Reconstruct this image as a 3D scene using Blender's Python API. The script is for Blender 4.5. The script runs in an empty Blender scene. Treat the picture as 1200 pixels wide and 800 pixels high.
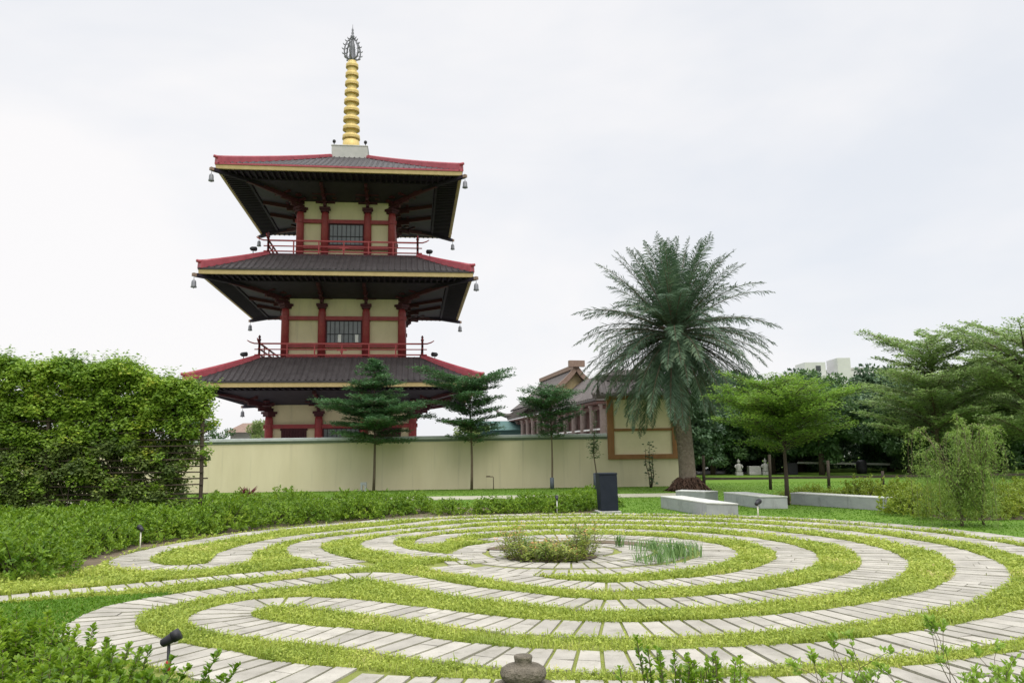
import bpy, math, random
import numpy as np
from mathutils import Vector, Matrix
from math import sin, cos, pi, radians, sqrt

random.seed(7)
rng = np.random.default_rng(7)
SC = bpy.context.scene
COL = SC.collection

# ------------------------------------------------------------------ materials
def nodes_of(m):
    m.use_nodes = True
    nt = m.node_tree
    return nt, nt.nodes, nt.links, nt.nodes['Principled BSDF']

def mat(name, c, rough=.7, c2=None, scale=3.0, metal=0.0, bump=0.0, bscale=40.0, spec=.3, detail=5.0, island=0.0, stretch=None, stain=None):
    """Principled surface; c..c2 mottled by noise, small bump, optional brightness jitter per loose piece."""
    m = bpy.data.materials.new(name)
    nt, N, L, p = nodes_of(m)
    p.inputs['Roughness'].default_value = rough
    p.inputs['Metallic'].default_value = metal
    p.inputs['Specular IOR Level'].default_value = spec
    tc = N.new('ShaderNodeTexCoord')
    vec = tc.outputs['Object']
    if stretch:
        mp = N.new('ShaderNodeMapping'); mp.inputs['Scale'].default_value = stretch
        L.new(vec, mp.inputs['Vector']); vec = mp.outputs['Vector']
    col = None
    if c2 is not None:
        n = N.new('ShaderNodeTexNoise'); n.inputs['Scale'].default_value = scale; n.inputs['Detail'].default_value = detail
        n.inputs['Roughness'].default_value = .6
        L.new(vec, n.inputs['Vector'])
        r = N.new('ShaderNodeValToRGB')
        r.color_ramp.elements[0].position = .3; r.color_ramp.elements[1].position = .7
        r.color_ramp.elements[0].color = (*c, 1); r.color_ramp.elements[1].color = (*c2, 1)
        L.new(n.outputs['Fac'], r.inputs['Fac']); col = r.outputs['Color']
    if island > 0:
        g = N.new('ShaderNodeNewGeometry')
        mr = N.new('ShaderNodeMapRange'); mr.inputs['To Min'].default_value = 1 - island; mr.inputs['To Max'].default_value = 1 + island
        L.new(g.outputs['Random Per Island'], mr.inputs['Value'])
        mx = N.new('ShaderNodeMix'); mx.data_type = 'RGBA'; mx.blend_type = 'MULTIPLY'; mx.inputs[0].default_value = 1
        if col is not None: L.new(col, mx.inputs[6])
        else: mx.inputs[6].default_value = (*c, 1)
        L.new(mr.outputs[0], mx.inputs[7]); col = mx.outputs[2]
    if stain:
        sc_, st, sscale, lo, hi, amt = stain          # colour, stretch, scale, mask range, strength
        mp2 = N.new('ShaderNodeMapping'); mp2.inputs['Scale'].default_value = st; L.new(tc.outputs['Object'], mp2.inputs['Vector'])
        n2 = N.new('ShaderNodeTexNoise'); n2.inputs['Scale'].default_value = sscale; n2.inputs['Detail'].default_value = 8; n2.inputs['Roughness'].default_value = .68
        L.new(mp2.outputs[0], n2.inputs['Vector'])
        m2 = N.new('ShaderNodeMapRange'); m2.inputs['From Min'].default_value = lo; m2.inputs['From Max'].default_value = hi; m2.inputs['To Max'].default_value = amt
        L.new(n2.outputs['Fac'], m2.inputs['Value'])
        x2 = N.new('ShaderNodeMix'); x2.data_type = 'RGBA'; L.new(m2.outputs[0], x2.inputs[0])
        if col is not None: L.new(col, x2.inputs[6])
        else: x2.inputs[6].default_value = (*c, 1)
        x2.inputs[7].default_value = (*sc_, 1); col = x2.outputs[2]
    if col is not None: L.new(col, p.inputs['Base Color'])
    else: p.inputs['Base Color'].default_value = (*c, 1)
    if bump > 0:
        nb = N.new('ShaderNodeTexNoise'); nb.inputs['Scale'].default_value = bscale; nb.inputs['Detail'].default_value = 6
        L.new(vec, nb.inputs['Vector'])
        b = N.new('ShaderNodeBump'); b.inputs['Strength'].default_value = bump; b.inputs['Distance'].default_value = .03
        L.new(nb.outputs['Fac'], b.inputs['Height']); L.new(b.outputs['Normal'], p.inputs['Normal'])
    return m

def leafmat(name, a, b, c=None, trans=.35, rough=.5, clump=1.2, gain=1.3):
    """Leaves: colour varies leaf by leaf and in soft clumps of older and younger growth; light passes through."""
    a, b = [tuple(min(.6, v*gain) for v in q) for q in (a, b)]
    if c is not None: c = tuple(min(.62, v*gain) for v in c)
    m = bpy.data.materials.new(name)
    nt, N, L, p = nodes_of(m)
    out = N['Material Output']
    g = N.new('ShaderNodeNewGeometry'); tc = N.new('ShaderNodeTexCoord')
    n = N.new('ShaderNodeTexNoise'); n.inputs['Scale'].default_value = clump; n.inputs['Detail'].default_value = 3
    L.new(tc.outputs['Object'], n.inputs['Vector'])
    ad = N.new('ShaderNodeMath'); ad.operation = 'MULTIPLY_ADD'
    ad.inputs[1].default_value = .55
    L.new(g.outputs['Random Per Island'], ad.inputs[0])
    s = N.new('ShaderNodeMath'); s.operation = 'MULTIPLY_ADD'; s.inputs[1].default_value = 1.3; s.inputs[2].default_value = -.42
    L.new(n.outputs['Fac'], s.inputs[0]); L.new(s.outputs[0], ad.inputs[2])
    r = N.new('ShaderNodeValToRGB'); e = r.color_ramp.elements
    e[0].position = .08; e[0].color = (*a, 1); e[1].position = .8; e[1].color = (*b, 1)
    if c is not None:
        x = r.color_ramp.elements.new(.97); x.color = (*c, 1)
    L.new(ad.outputs[0], r.inputs['Fac'])
    L.new(r.outputs['Color'], p.inputs['Base Color'])
    p.inputs['Roughness'].default_value = rough; p.inputs['Specular IOR Level'].default_value = .35
    t = N.new('ShaderNodeBsdfTranslucent'); L.new(r.outputs['Color'], t.inputs['Color'])
    mx = N.new('ShaderNodeMixShader'); mx.inputs[0].default_value = trans
    L.new(p.outputs[0], mx.inputs[1]); L.new(t.outputs[0], mx.inputs[2]); L.new(mx.outputs[0], out.inputs['Surface'])
    return m

M = {}
M['cream'] = mat('cream render', (.62,.54,.35), .85, (.68,.60,.40), 1.2, bump=.15, bscale=60, stain=((.42,.37,.26),(2.2,2.2,.2),1.4,.54,.74,.5))
M['cream_dim'] = mat('cream panel', (.62,.55,.36), .85, (.68,.61,.41), 2.0, bump=.1)
M['wall_cream'] = mat('boundary wall render', (.555,.50,.335), .9, (.62,.565,.395), 1.1, bump=.2, bscale=50, stretch=(1,1,.22), stain=((.36,.33,.235),(2.6,1,.10),1.3,.55,.75,.55))
M['coping'] = mat('weathered coping', (.34,.37,.37), .8, (.44,.47,.46), 4, bump=.3)
M['coping_dark'] = mat('coping band', (.13,.16,.13), .8, (.17,.20,.16), 3)
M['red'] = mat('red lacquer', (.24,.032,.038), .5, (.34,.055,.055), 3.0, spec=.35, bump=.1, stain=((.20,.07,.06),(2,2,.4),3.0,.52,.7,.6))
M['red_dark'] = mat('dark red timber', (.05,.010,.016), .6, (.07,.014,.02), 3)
M['ridge_red'] = mat('glazed red ridge tile', (.27,.035,.05), .38, (.36,.065,.085), 3.0, spec=.5)
M['tile'] = mat('dark roof tile', (.030,.026,.027), .65, (.052,.046,.047), 2.0, bump=.4, bscale=25, spec=.3, island=.12)
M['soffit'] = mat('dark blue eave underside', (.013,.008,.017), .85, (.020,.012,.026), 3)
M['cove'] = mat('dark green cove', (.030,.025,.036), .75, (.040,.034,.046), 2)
M['fascia'] = mat('ochre fascia', (.36,.27,.12), .65, (.43,.33,.16), 3)
M['gold'] = mat('gilded metal', (.62,.46,.17), .45, (.70,.54,.22), 4, metal=.12)
M['gold_rim'] = mat('gilded rim', (.52,.38,.15), .5, (.42,.30,.12), 6, metal=.3)
M['bronze'] = mat('grey bronze', (.16,.165,.18), .5, (.22,.22,.24), 8, metal=.4)
M['concrete'] = mat('pale concrete', (.40,.40,.38), .85, (.47,.46,.44), 3, bump=.15)
M['glass'] = mat('window glass', (.10,.115,.12), .15, (.16,.175,.18), 1.3, spec=.6)  # mottled greys stand in for uneven reflections in the panes
M['whitepaint'] = mat('white paint', (.75,.75,.73), .6)
M['dark_metal'] = mat('dark metal', (.018,.018,.022), .5, (.03,.03,.035), 10)
M['bin'] = mat('dark navy painted steel', (.010,.015,.024), .6, (.016,.021,.032), 4, spec=.2)
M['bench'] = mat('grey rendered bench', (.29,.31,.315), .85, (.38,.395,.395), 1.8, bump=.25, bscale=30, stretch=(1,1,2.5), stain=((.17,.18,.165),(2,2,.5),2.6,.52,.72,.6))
M['bench_top'] = mat('paler bench top', (.46,.47,.44), .8, (.56,.565,.53), 3.0, bump=.15, stain=((.28,.28,.25),(1,1,1),3.5,.55,.72,.5))  # seat tops coloured paler than the bench bodies
M['paver'] = mat('pale concrete paver', (.295,.278,.24), .9, (.42,.40,.348), 2.6, bump=.3, bscale=60, island=.14, stain=((.15,.145,.10),(1,1,1),5.0,.55,.74,.6))
M['soil'] = mat('brown soil', (.10,.078,.05), .95, (.16,.125,.085), 5, bump=.6, bscale=20)
M['lawn'] = mat('lawn soil and turf', (.075,.155,.012), .95, (.12,.21,.02), .35, bump=.5, bscale=30, detail=9)
M['labsoil'] = mat('ground under the turf rings', (.15,.18,.04), .95, (.23,.25,.06), 2.5, bump=.6, bscale=30)
M['farpath'] = mat('pale footpath', (.30,.30,.22), .9, (.38,.37,.28), 1.5, bump=.2)
M['bark'] = mat('grey brown bark', (.10,.075,.05), .9, (.17,.135,.095), 12, bump=.6, bscale=30, stretch=(1,1,.3))
M['bark_dark'] = mat('dark bark', (.045,.035,.025), .9, (.08,.062,.045), 10, bump=.5, stretch=(1,1,.3))
M['palmbark'] = mat('palm trunk', (.13,.105,.08), .95, (.24,.20,.16), 9, bump=.8, bscale=18, island=.25)
M['palmroot'] = mat('palm root mass', (.05,.03,.022), .95, (.11,.065,.045), 7, bump=.9, bscale=25)
M['bamboo'] = mat('aged bamboo pole', (.045,.034,.024), .75, (.09,.07,.05), 6, bump=.2, island=.25, stretch=(.4,1,1))
M['wood_frame'] = mat('brown timber frame', (.20,.095,.035), .6, (.26,.13,.05), 5, bump=.2, stretch=(1,1,.3))
M['rail_wood'] = mat('dark fence timber', (.035,.028,.02), .85, (.06,.048,.035), 9, bump=.4)
M['stone'] = mat('weathered lantern stone', (.10,.088,.065), .95, (.23,.20,.155), 14, bump=.9, bscale=70, detail=9)
M['white_stone'] = mat('white stone', (.30,.30,.28), .85, (.44,.44,.41), 8)
M['hall_wall'] = mat('maroon timber wall', (.10,.045,.04), .7, (.14,.07,.06), 2)
M['hall_col'] = mat('weathered pink column', (.25,.195,.18), .8, (.32,.26,.24), 4)
M['hall_roof'] = mat('hall roof tile', (.085,.074,.07), .8, (.13,.115,.108), 4, bump=.4, island=.12)
M['terracotta'] = mat('terracotta ridge', (.20,.135,.105), .8, (.27,.19,.15), 5)
M['ochre_gable'] = mat('ochre gable', (.42,.33,.17), .8, (.50,.41,.24), 3)
M['teal'] = mat('teal sheet roof', (.05,.11,.10), .7, (.07,.14,.13), 3)
M['apartment'] = mat('pale apartment wall', (.52,.52,.51), .9, (.58,.58,.57), .5)
M['window_dark'] = mat('dark window', (.06,.065,.07), .3)
M['post_white'] = mat('pale stake', (.66,.64,.54), .7)
M['red_plastic'] = mat('red plastic', (.40,.05,.03), .5)
M['blue_wrap'] = mat('blue grey trunk wrap', (.10,.12,.15), .8, (.14,.16,.19), 10)

L_ = {}
L_['layer'] = leafmat('layered tree leaf', (.034,.088,.036), (.08,.165,.062), (.13,.21,.075), .3)
L_['layer_bright'] = leafmat('bright layered tree leaf', (.07,.15,.02), (.19,.31,.04), (.26,.35,.06), .45)
L_['layer_mid'] = leafmat('mid green layered tree leaf', (.16,.25,.09), (.29,.38,.14), (.33,.40,.17), .35, clump=.6)
L_['dark'] = leafmat('dark tree leaf', (.036,.075,.038), (.08,.14,.065), (.13,.18,.08), .25, clump=.5)
L_['mid'] = leafmat('mid tree leaf', (.03,.075,.025), (.08,.15,.045), (.11,.17,.06), .3, clump=.5)
L_['pale'] = leafmat('pale yellow green leaf', (.10,.16,.04), (.20,.26,.08), (.25,.30,.1), .35)
L_['palm'] = leafmat('grey green palm leaflet', (.032,.066,.038), (.092,.148,.085), (.19,.24,.14), .25, clump=.7)
L_['willow'] = leafmat('willow leaf', (.11,.19,.035), (.21,.305,.06), (.30,.37,.10), .4, clump=1.5)
L_['vine'] = leafmat('vine leaf', (.075,.16,.016), (.23,.345,.035), (.40,.43,.06), .4, clump=.9)
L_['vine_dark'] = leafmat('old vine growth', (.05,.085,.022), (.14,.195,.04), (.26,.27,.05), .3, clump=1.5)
L_['hedge'] = leafmat('hedge leaf', (.058,.13,.010), (.18,.285,.02), (.28,.36,.045), .4, clump=1.6)
L_['hedge_r'] = leafmat('yellow green hedge leaf', (.08,.13,.012), (.22,.28,.025), (.30,.32,.035), .35, clump=1.2)
L_['bush'] = leafmat('near bush leaf', (.07,.15,.010), (.20,.31,.022), (.30,.39,.05), .42, .42, clump=3)
L_['sprig'] = leafmat('pale sprig leaf', (.14,.24,.03), (.25,.36,.05), (.30,.40,.09), .42, .42, clump=4)
L_['turf'] = leafmat('yellow green ring turf', (.17,.24,.03), (.36,.415,.075), (.45,.41,.16), .4, .6, clump=1.1)
L_['lawn'] = leafmat('lawn blade', (.06,.145,.010), (.115,.225,.016), (.15,.23,.028), .4, .6, clump=.5)
L_['flower'] = leafmat('salmon bloom', (.40,.17,.07), (.46,.27,.10), (.46,.36,.09), .3)
L_['flower_leaf'] = leafmat('yellow green bloom foliage', (.11,.17,.03), (.26,.31,.06), (.38,.33,.07), .35, clump=3)
L_['lily'] = leafmat('blue green strap leaf', (.07,.15,.04), (.17,.27,.09), (.25,.34,.13), .35)
L_['cordyline'] = leafmat('maroon strap leaf', (.06,.012,.022), (.14,.03,.04), None, .3)

# ------------------------------------------------------------------ mesh helpers
class MB:
    def __init__(s): s.v = []; s.f = []; s.smooth = []
    def add(s, vs, fs, sm=False):
        o = len(s.v); s.v += [tuple(v) for v in vs]
        for f in fs: s.f.append(tuple(i + o for i in f)); s.smooth.append(sm)
    def box(s, x0, x1, y0, y1, z0, z1, T=None):
        vs = [Vector((x, y, z)) for z in (z0, z1) for y in (y0, y1) for x in (x0, x1)]
        if T is not None: vs = [T @ v for v in vs]
        s.add(vs, [(0,2,3,1),(4,5,7,6),(0,1,5,4),(1,3,7,5),(3,2,6,7),(2,0,4,6)])
    def beam(s, a, b, w, h, up=(0,0,1)):
        """square bar from a to b, w wide, h tall, centred on the line"""
        a, b = Vector(a), Vector(b); d = (b - a).normalized(); upv = Vector(up)
        r = d.cross(upv)
        if r.length < 1e-4: r = d.cross(Vector((0,1,0)))
        r.normalize(); u = r.cross(d)
        vs = []
        for p in (a, b):
            for i, j in ((-1,-1),(1,-1),(1,1),(-1,1)): vs.append(p + r*(i*w/2) + u*(j*h/2))
        s.add(vs, [(3,2,1,0),(4,5,6,7),(0,1,5,4),(1,2,6,5),(2,3,7,6),(3,0,4,7)])
    def tube(s, pts, rad, n=8, cap=True):
        pts = [Vector(p) for p in pts]
        if not hasattr(rad, '__len__'): rad = [rad]*len(pts)
        rings = []; prev = None
        for i, p in enumerate(pts):
            d = (pts[min(i+1, len(pts)-1)] - pts[max(i-1, 0)]).normalized()
            if prev is None:
                r = d.cross(Vector((0,0,1)))
                if r.length < 1e-3: r = Vector((1,0,0))
            else: r = prev - d*prev.dot(d)
            r.normalize(); prev = r; u = d.cross(r)
            rings.append([p + (r*cos(2*pi*k/n) + u*sin(2*pi*k/n))*rad[i] for k in range(n)])
        fs = []
        for i in range(len(pts)-1):
            for k in range(n): fs.append((i*n+k, i*n+(k+1)%n, (i+1)*n+(k+1)%n, (i+1)*n+k))
        vs = [v for r in rings for v in r]
        if cap: fs += [tuple(range(n-1,-1,-1)), tuple((len(pts)-1)*n+k for k in range(n))]
        s.add(vs, fs, True)
    def lathe(s, prof, n=24, c=(0,0,0), sm=True):
        vs, fs = [], []
        for r, z in prof:
            for k in range(n): vs.append((c[0]+r*cos(2*pi*k/n), c[1]+r*sin(2*pi*k/n), c[2]+z))
        for i in range(len(prof)-1):
            for k in range(n): fs.append((i*n+k, i*n+(k+1)%n, (i+1)*n+(k+1)%n, (i+1)*n+k))
        fs += [tuple(range(n-1,-1,-1)), tuple((len(prof)-1)*n+k for k in range(n))]
        s.add(vs, fs, sm)
    def prism(s, poly, z0, z1):
        n = len(poly)
        vs = [(x,y,z0) for x,y in poly] + [(x,y,z1) for x,y in poly]
        s.add(vs, [tuple(range(n-1,-1,-1)), tuple(range(n,2*n))] + [(i,(i+1)%n,n+(i+1)%n,n+i) for i in range(n)])
    def build(s, name, m, parent=None, bevel=0):
        me = bpy.data.meshes.new(name); me.from_pydata(s.v, [], s.f)
        me.polygons.foreach_set('use_smooth', s.smooth); me.update()
        me.materials.append(m)
        o = bpy.data.objects.new(name, me); COL.objects.link(o)
        if parent: o.parent = parent
        if bevel:
            b = o.modifiers.new('edge', 'BEVEL'); b.width = bevel; b.segments = 2; b.limit_method = 'ANGLE'
        return o

class LG:
    """leaf cloud made of many small quads"""
    def __init__(s): s.V = []; s.F = []; s.n = 0
    def quads(s, V, F):
        s.V.append(V.reshape(-1,3)); s.F.append(F + s.n); s.n += V.reshape(-1,3).shape[0]
    def leaves(s, P, D, L, W, up=None, fold=0.0, droop=0.0):
        """rhombic leaves at P along D; normals roughly towards up (jittered)"""
        n = len(P)
        if n == 0: return
        D = D / np.maximum(np.linalg.norm(D, axis=1, keepdims=True), 1e-6)
        U = np.tile(np.array([[0,0,1.]]), (n,1)) if up is None else up
        U = U + rng.normal(0, .35, (n,3))
        S = np.cross(D, U); S /= np.maximum(np.linalg.norm(S, axis=1, keepdims=True), 1e-6)
        Nn = np.cross(S, D)
        L = np.broadcast_to(np.asarray(L, float), (n,))[:,None]; W = np.broadcast_to(np.asarray(W, float), (n,))[:,None]
        mid = P + D*L*.52
        tip = P + D*L - np.array([[0,0,1.]])*L*droop
        if fold > 0:
            V = np.stack([P, mid - S*W/2 + Nn*W*fold, tip, mid + S*W/2 + Nn*W*fold, mid], 1)
            i = np.arange(n)[:,None]*5
            F = np.concatenate([i + np.array([[0,4,2,1]]), i + np.array([[0,3,2,4]])], 0)
        else:
            V = np.stack([P, mid - S*W/2, tip, mid + S*W/2], 1)
            F = np.arange(n*4).reshape(n,4)
        s.quads(V, F)
    def blades(s, P, D, H, W, bend):
        """grass blades: tapered, two quads, bent towards D (unit xy)"""
        n = len(P)
        S = np.stack([-D[:,1], D[:,0], np.zeros(n)], 1); D3 = np.stack([D[:,0], D[:,1], np.zeros(n)], 1)
        H = H[:,None]; W = W[:,None]; b = bend[:,None]; z = np.array([[0,0,1.]])
        m = P + z*H*.6 + D3*H*b*.3; t = P + z*H*(1-.25*b) + D3*H*b
        V = np.stack([P-S*W/2, P+S*W/2, m+S*W*.42, m-S*W*.42, t+S*W*.06, t-S*W*.06], 1)
        i = np.arange(n)[:,None]*6
        F = np.concatenate([i + np.array([[0,1,2,3]]), i + np.array([[3,2,4,5]])], 0)
        s.quads(V, F)
    def mesh(s, name, m):
        V = np.concatenate(s.V).astype(np.float32); F = np.concatenate(s.F).astype(np.int32)
        me = bpy.data.meshes.new(name)
        me.vertices.add(len(V)); me.vertices.foreach_set('co', V.ravel())
        me.loops.add(F.size); me.loops.foreach_set('vertex_index', F.ravel())
        me.polygons.add(len(F)); me.polygons.foreach_set('loop_start', np.arange(0, F.size, 4, dtype=np.int32))
        me.update(calc_edges=True); me.materials.append(m)
        return me
    def build(s, name, m, parent=None):
        o = bpy.data.objects.new(name, s.mesh(name, m)); COL.objects.link(o)
        if parent: o.parent = parent
        return o

def tag(o, label, cat, group=None):
    o['label'] = label; o['category'] = cat
    if group: o['group'] = group
    return o
def thing(name, label, cat, loc=(0,0,0), rz=0.0, group=None):
    o = bpy.data.objects.new(name, None); COL.objects.link(o)
    o.empty_display_size = .3; o.location = loc; o.rotation_euler = (0,0,rz)
    return tag(o, label, cat, group)
def struct(o): o['kind'] = 'structure'; return o
def stuff(o): o['kind'] = 'stuff'; return o
def dup(root, loc, rz=0.0, label=None, sc=1.0, group=None):
    def cp(o, par):
        c = o.copy(); COL.objects.link(c); c.parent = par
        for ch in o.children: cp(ch, c)
        return c
    r = cp(root, None); r.location = loc; r.rotation_euler = (0,0,rz); r.scale = sc if hasattr(sc, '__len__') else (sc,)*3
    if label: r['label'] = label
    if group: r['group'] = group
    return r
def unit(n):
    v = rng.normal(0,1,(n,3)); return v/np.linalg.norm(v, axis=1, keepdims=True)
def flatdir(n, zlo=-.2, zhi=.5):
    a = rng.uniform(0, 2*pi, n); return np.stack([np.cos(a), np.sin(a), rng.uniform(zlo, zhi, n)], 1)

# ------------------------------------------------------------------ camera, sky, sun
cam_d = bpy.data.cameras.new('camera'); cam = bpy.data.objects.new('camera', cam_d); COL.objects.link(cam)
SC.camera = cam
cam_d.lens = 28.0; cam_d.sensor_width = 36.0; cam_d.clip_end = 3000
P_, R_ = radians(7.93), .0146
f = Vector((0, cos(P_), sin(P_))); r0 = Vector((1,0,0)); u0 = Vector((0, -sin(P_), cos(P_)))
rr = r0*cos(R_) - u0*sin(R_); uu = r0*sin(R_) + u0*cos(R_)
cam.matrix_world = Matrix(((rr.x,uu.x,-f.x,0),(rr.y,uu.y,-f.y,0),(rr.z,uu.z,-f.z,1.8),(0,0,0,1)))

SUN_EL, SUN_AZ = radians(52), radians(158)      # azimuth clockwise from +Y
w = bpy.data.worlds.new('World'); SC.world = w; w.use_nodes = True
N, L = w.node_tree.nodes, w.node_tree.links
bg = N['Background']; wo = N['World Output']
sky = N.new('ShaderNodeTexSky'); sky.sky_type = 'NISHITA'; sky.sun_disc = False
sky.sun_elevation = SUN_EL; sky.sun_rotation = SUN_AZ; sky.air_density = 1.0; sky.dust_density = 2.0
L.new(sky.outputs['Color'], bg.inputs['Color']); bg.inputs['Strength'].default_value = .12
cl = N.new('ShaderNodeBackground')
tc = N.new('ShaderNodeTexCoord')
mp = N.new('ShaderNodeMapping'); mp.inputs['Scale'].default_value = (1.0, 1.0, 2.2); mp.inputs['Location'].default_value = (.35,.1,.2)
L.new(tc.outputs['Generated'], mp.inputs['Vector'])
ns = N.new('ShaderNodeTexNoise'); ns.inputs['Scale'].default_value = 1.7; ns.inputs['Detail'].default_value = 5; ns.inputs['Roughness'].default_value = .52; ns.inputs['Distortion'].default_value = .25
L.new(mp.outputs[0], ns.inputs['Vector'])
cr = N.new('ShaderNodeValToRGB'); cr.color_ramp.elements[0].position = .34; cr.color_ramp.elements[1].position = .62
cr.color_ramp.elements[0].color = (.645,.662,.695,1); cr.color_ramp.elements[1].color = (.735,.724,.728,1)
L.new(ns.outputs['Fac'], cr.inputs['Fac']); L.new(cr.outputs['Color'], cl.inputs['Color'])
# overcast luminance: brighter towards the zenith
sx = N.new('ShaderNodeSeparateXYZ'); L.new(tc.outputs['Generated'], sx.inputs[0])
mr = N.new('ShaderNodeMapRange'); mr.interpolation_type = 'SMOOTHSTEP'
mr.inputs['From Min'].default_value = .52; mr.inputs['From Max'].default_value = 1.0
mr.inputs['To Min'].default_value = 1.0; mr.inputs['To Max'].default_value = 3.6
L.new(sx.outputs['Z'], mr.inputs['Value']); L.new(mr.outputs[0], cl.inputs['Strength'])
mxs = N.new('ShaderNodeMixShader')
cm = N.new('ShaderNodeMapRange'); cm.inputs['From Min'].default_value = .3; cm.inputs['From Max'].default_value = .6
cm.inputs['To Min'].default_value = .88; cm.inputs['To Max'].default_value = .98
L.new(ns.outputs['Fac'], cm.inputs['Value']); L.new(cm.outputs[0], mxs.inputs[0])
L.new(bg.outputs[0], mxs.inputs[1]); L.new(cl.outputs[0], mxs.inputs[2]); L.new(mxs.outputs[0], wo.inputs['Surface'])

sd = bpy.data.lights.new('sun', 'SUN'); so = bpy.data.objects.new('sun', sd); COL.objects.link(so)
sd.energy = 1.15; sd.angle = radians(38); sd.color = (1, .95, .86)
sv = Vector((sin(SUN_AZ)*cos(SUN_EL), cos(SUN_AZ)*cos(SUN_EL), sin(SUN_EL)))
so.rotation_euler = (-sv).to_track_quat('-Z', 'Y').to_euler(); so.location = (20,-20,40)
vs = SC.view_settings; vs.view_transform = 'Standard'; vs.look = 'None'; vs.gamma = 1; vs.exposure = 0.42
SC.cycles.max_bounces = 6; SC.cycles.transparent_max_bounces = 4

# ------------------------------------------------------------------ ground, paths
g = MB(); g.add([(-700,-200,0),(700,-200,0),(700,1200,0),(-700,1200,0)], [(0,1,2,3)])
struct(g.build('ground', M['lawn']))
LC = (1.0, 14.8)          # centre of the labyrinth
g = MB()
n = 96; pts = []
for k in range(n):
    a = 2*pi*k/n; pts.append((LC[0]+8.9*cos(a), LC[1]+8.9*sin(a), .004))
g.add(pts, [tuple(range(n))]); struct(g.build('labyrinth_ground', M['labsoil']))
g = MB(); g.prism([(-26,31.9),(6.6,31.6),(7.6,33.9),(-26,34.3)], .0, .025); struct(g.build('footpath', M['farpath']))
g = MB()
for poly in ([(-30,11.3),(-7.0,11.9),(-6.9,13.2),(-7.25,14.4),(-7.35,15.7),(-7.1,17.6),(-6.4,19.6),(-5.2,21.3),(-3.4,22.9),(0,23.75),(2.2,23.9),(3.2,25.8),(-3,27.5),(-8,29.2),(-30,30)],
             [(8.9,26.9),(11.2,23.6),(10.6,19.8),(30,19.8),(30,33),(12,33)]):
    g.add([(x,y,.009) for x,y in poly], [tuple(range(len(poly)))])
struct(g.build('planting_bed_ground', M['soil']))

g = MB(); g.add([(-45,41.35,.006),(8.1,41.35,.006),(8.1,59,.006),(20,59,.006),(20,100,.006),(-45,100,.006)], [(0,1,2,3,4,5)]); struct(g.build('courtyard_bounce_paving', M['concrete']))  # unseen behind the wall; added to bounce neutral light under the eaves

# ------------------------------------------------------------------ labyrinth paving
def arc(r, a0, a1, step=6):
    m_ = max(2, int(abs(a1-a0)/step)+1)
    return [(LC[0]+r*cos(radians(a0+(a1-a0)*i/(m_-1))), LC[1]+r*sin(radians(a0+(a1-a0)*i/(m_-1)))) for i in range(m_)]
RA, RB, RC_, RD, RE, RF = 2.62, 3.87, 5.17, 6.45, 7.65, 8.60
strips = []
# outermost ring, far left turn and the second ring
strips.append((arc(RF, -106, 122) + [(-4.9,20.75),(-5.9,19.45),(-6.62,17.55),(-6.92,15.7),(-6.74,14.3),(-6.15,13.5),(-5.4,13.32),(-4.9,13.75),(-5.02,14.55),(-5.2,15.4),(-5.15,16.7),(-4.75,18.0),(-3.9,19.35),(-2.9,20.5)] + arc(RE, 112, -92)
    + [(-.12,7.33),(-.84,7.72),(-1.56,8.14),(-2.4,8.48),(-3.0,8.85),(-3.32,9.25),(-3.3,9.75),(-3.0,10.1),(-2.5,10.1),(-1.87,9.78),(-1.0,9.2),(-.04,8.62),(.5,8.46)] + arc(RD, -90, 105)
    + [(-1.7,20.1),(-2.75,19.0),(-3.55,18.1),(-4.08,17.2),(-4.15,16.1),(-3.75,14.95),(-3.2,14.1),(-2.75,13.6)], .70))
# way in
strips.append(([(-11,7.3),(-9,9.0),(-7.6,10.05),(-6.69,10.68),(-5.72,11.3),(-4.99,11.78),(-4.17,12.3),(-3.27,12.85),(-2.5,13.42)], .56))
# third ring with the lower left turn
strips.append(([(-1.2,6.62),(-2.13,6.92),(-2.92,7.45),(-3.65,7.9),(-4.2,8.45),(-4.55,9.1),(-4.66,9.8),(-4.38,10.42),(-3.85,11.02),(-3.2,11.55),(-2.65,12.0),(-2.12,12.2),(-1.7,11.85),(-.96,11.02),(-.05,10.25),(.8,9.72)] + arc(RC_, -88, 108)
    + [(-1.5,18.95),(-2.45,17.9),(-2.8,16.65),(-2.45,15.55),(-1.95,14.85),(-1.4,14.4),(-.95,14.2)], .70))
strips.append(([(-1.15,13.1),(-.8,12.6),(-.2,11.95),(.4,11.35),(1.0,11.0)] + arc(RB, -86, 128) + [(-1.72,17.1),(-1.7,16.4)], .66))
strips.append(([(-1.15,13.45),(-.55,13.62),(.35,13.85)], .36))
strips.append((arc(RA, -140, 128), .62))
strips.append((arc(1.85, 0, 360), .56)); strips.append((arc(1.2, 0, 360, 10), .56)); strips.append((arc(.55, 0, 360, 20), .5))

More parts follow.
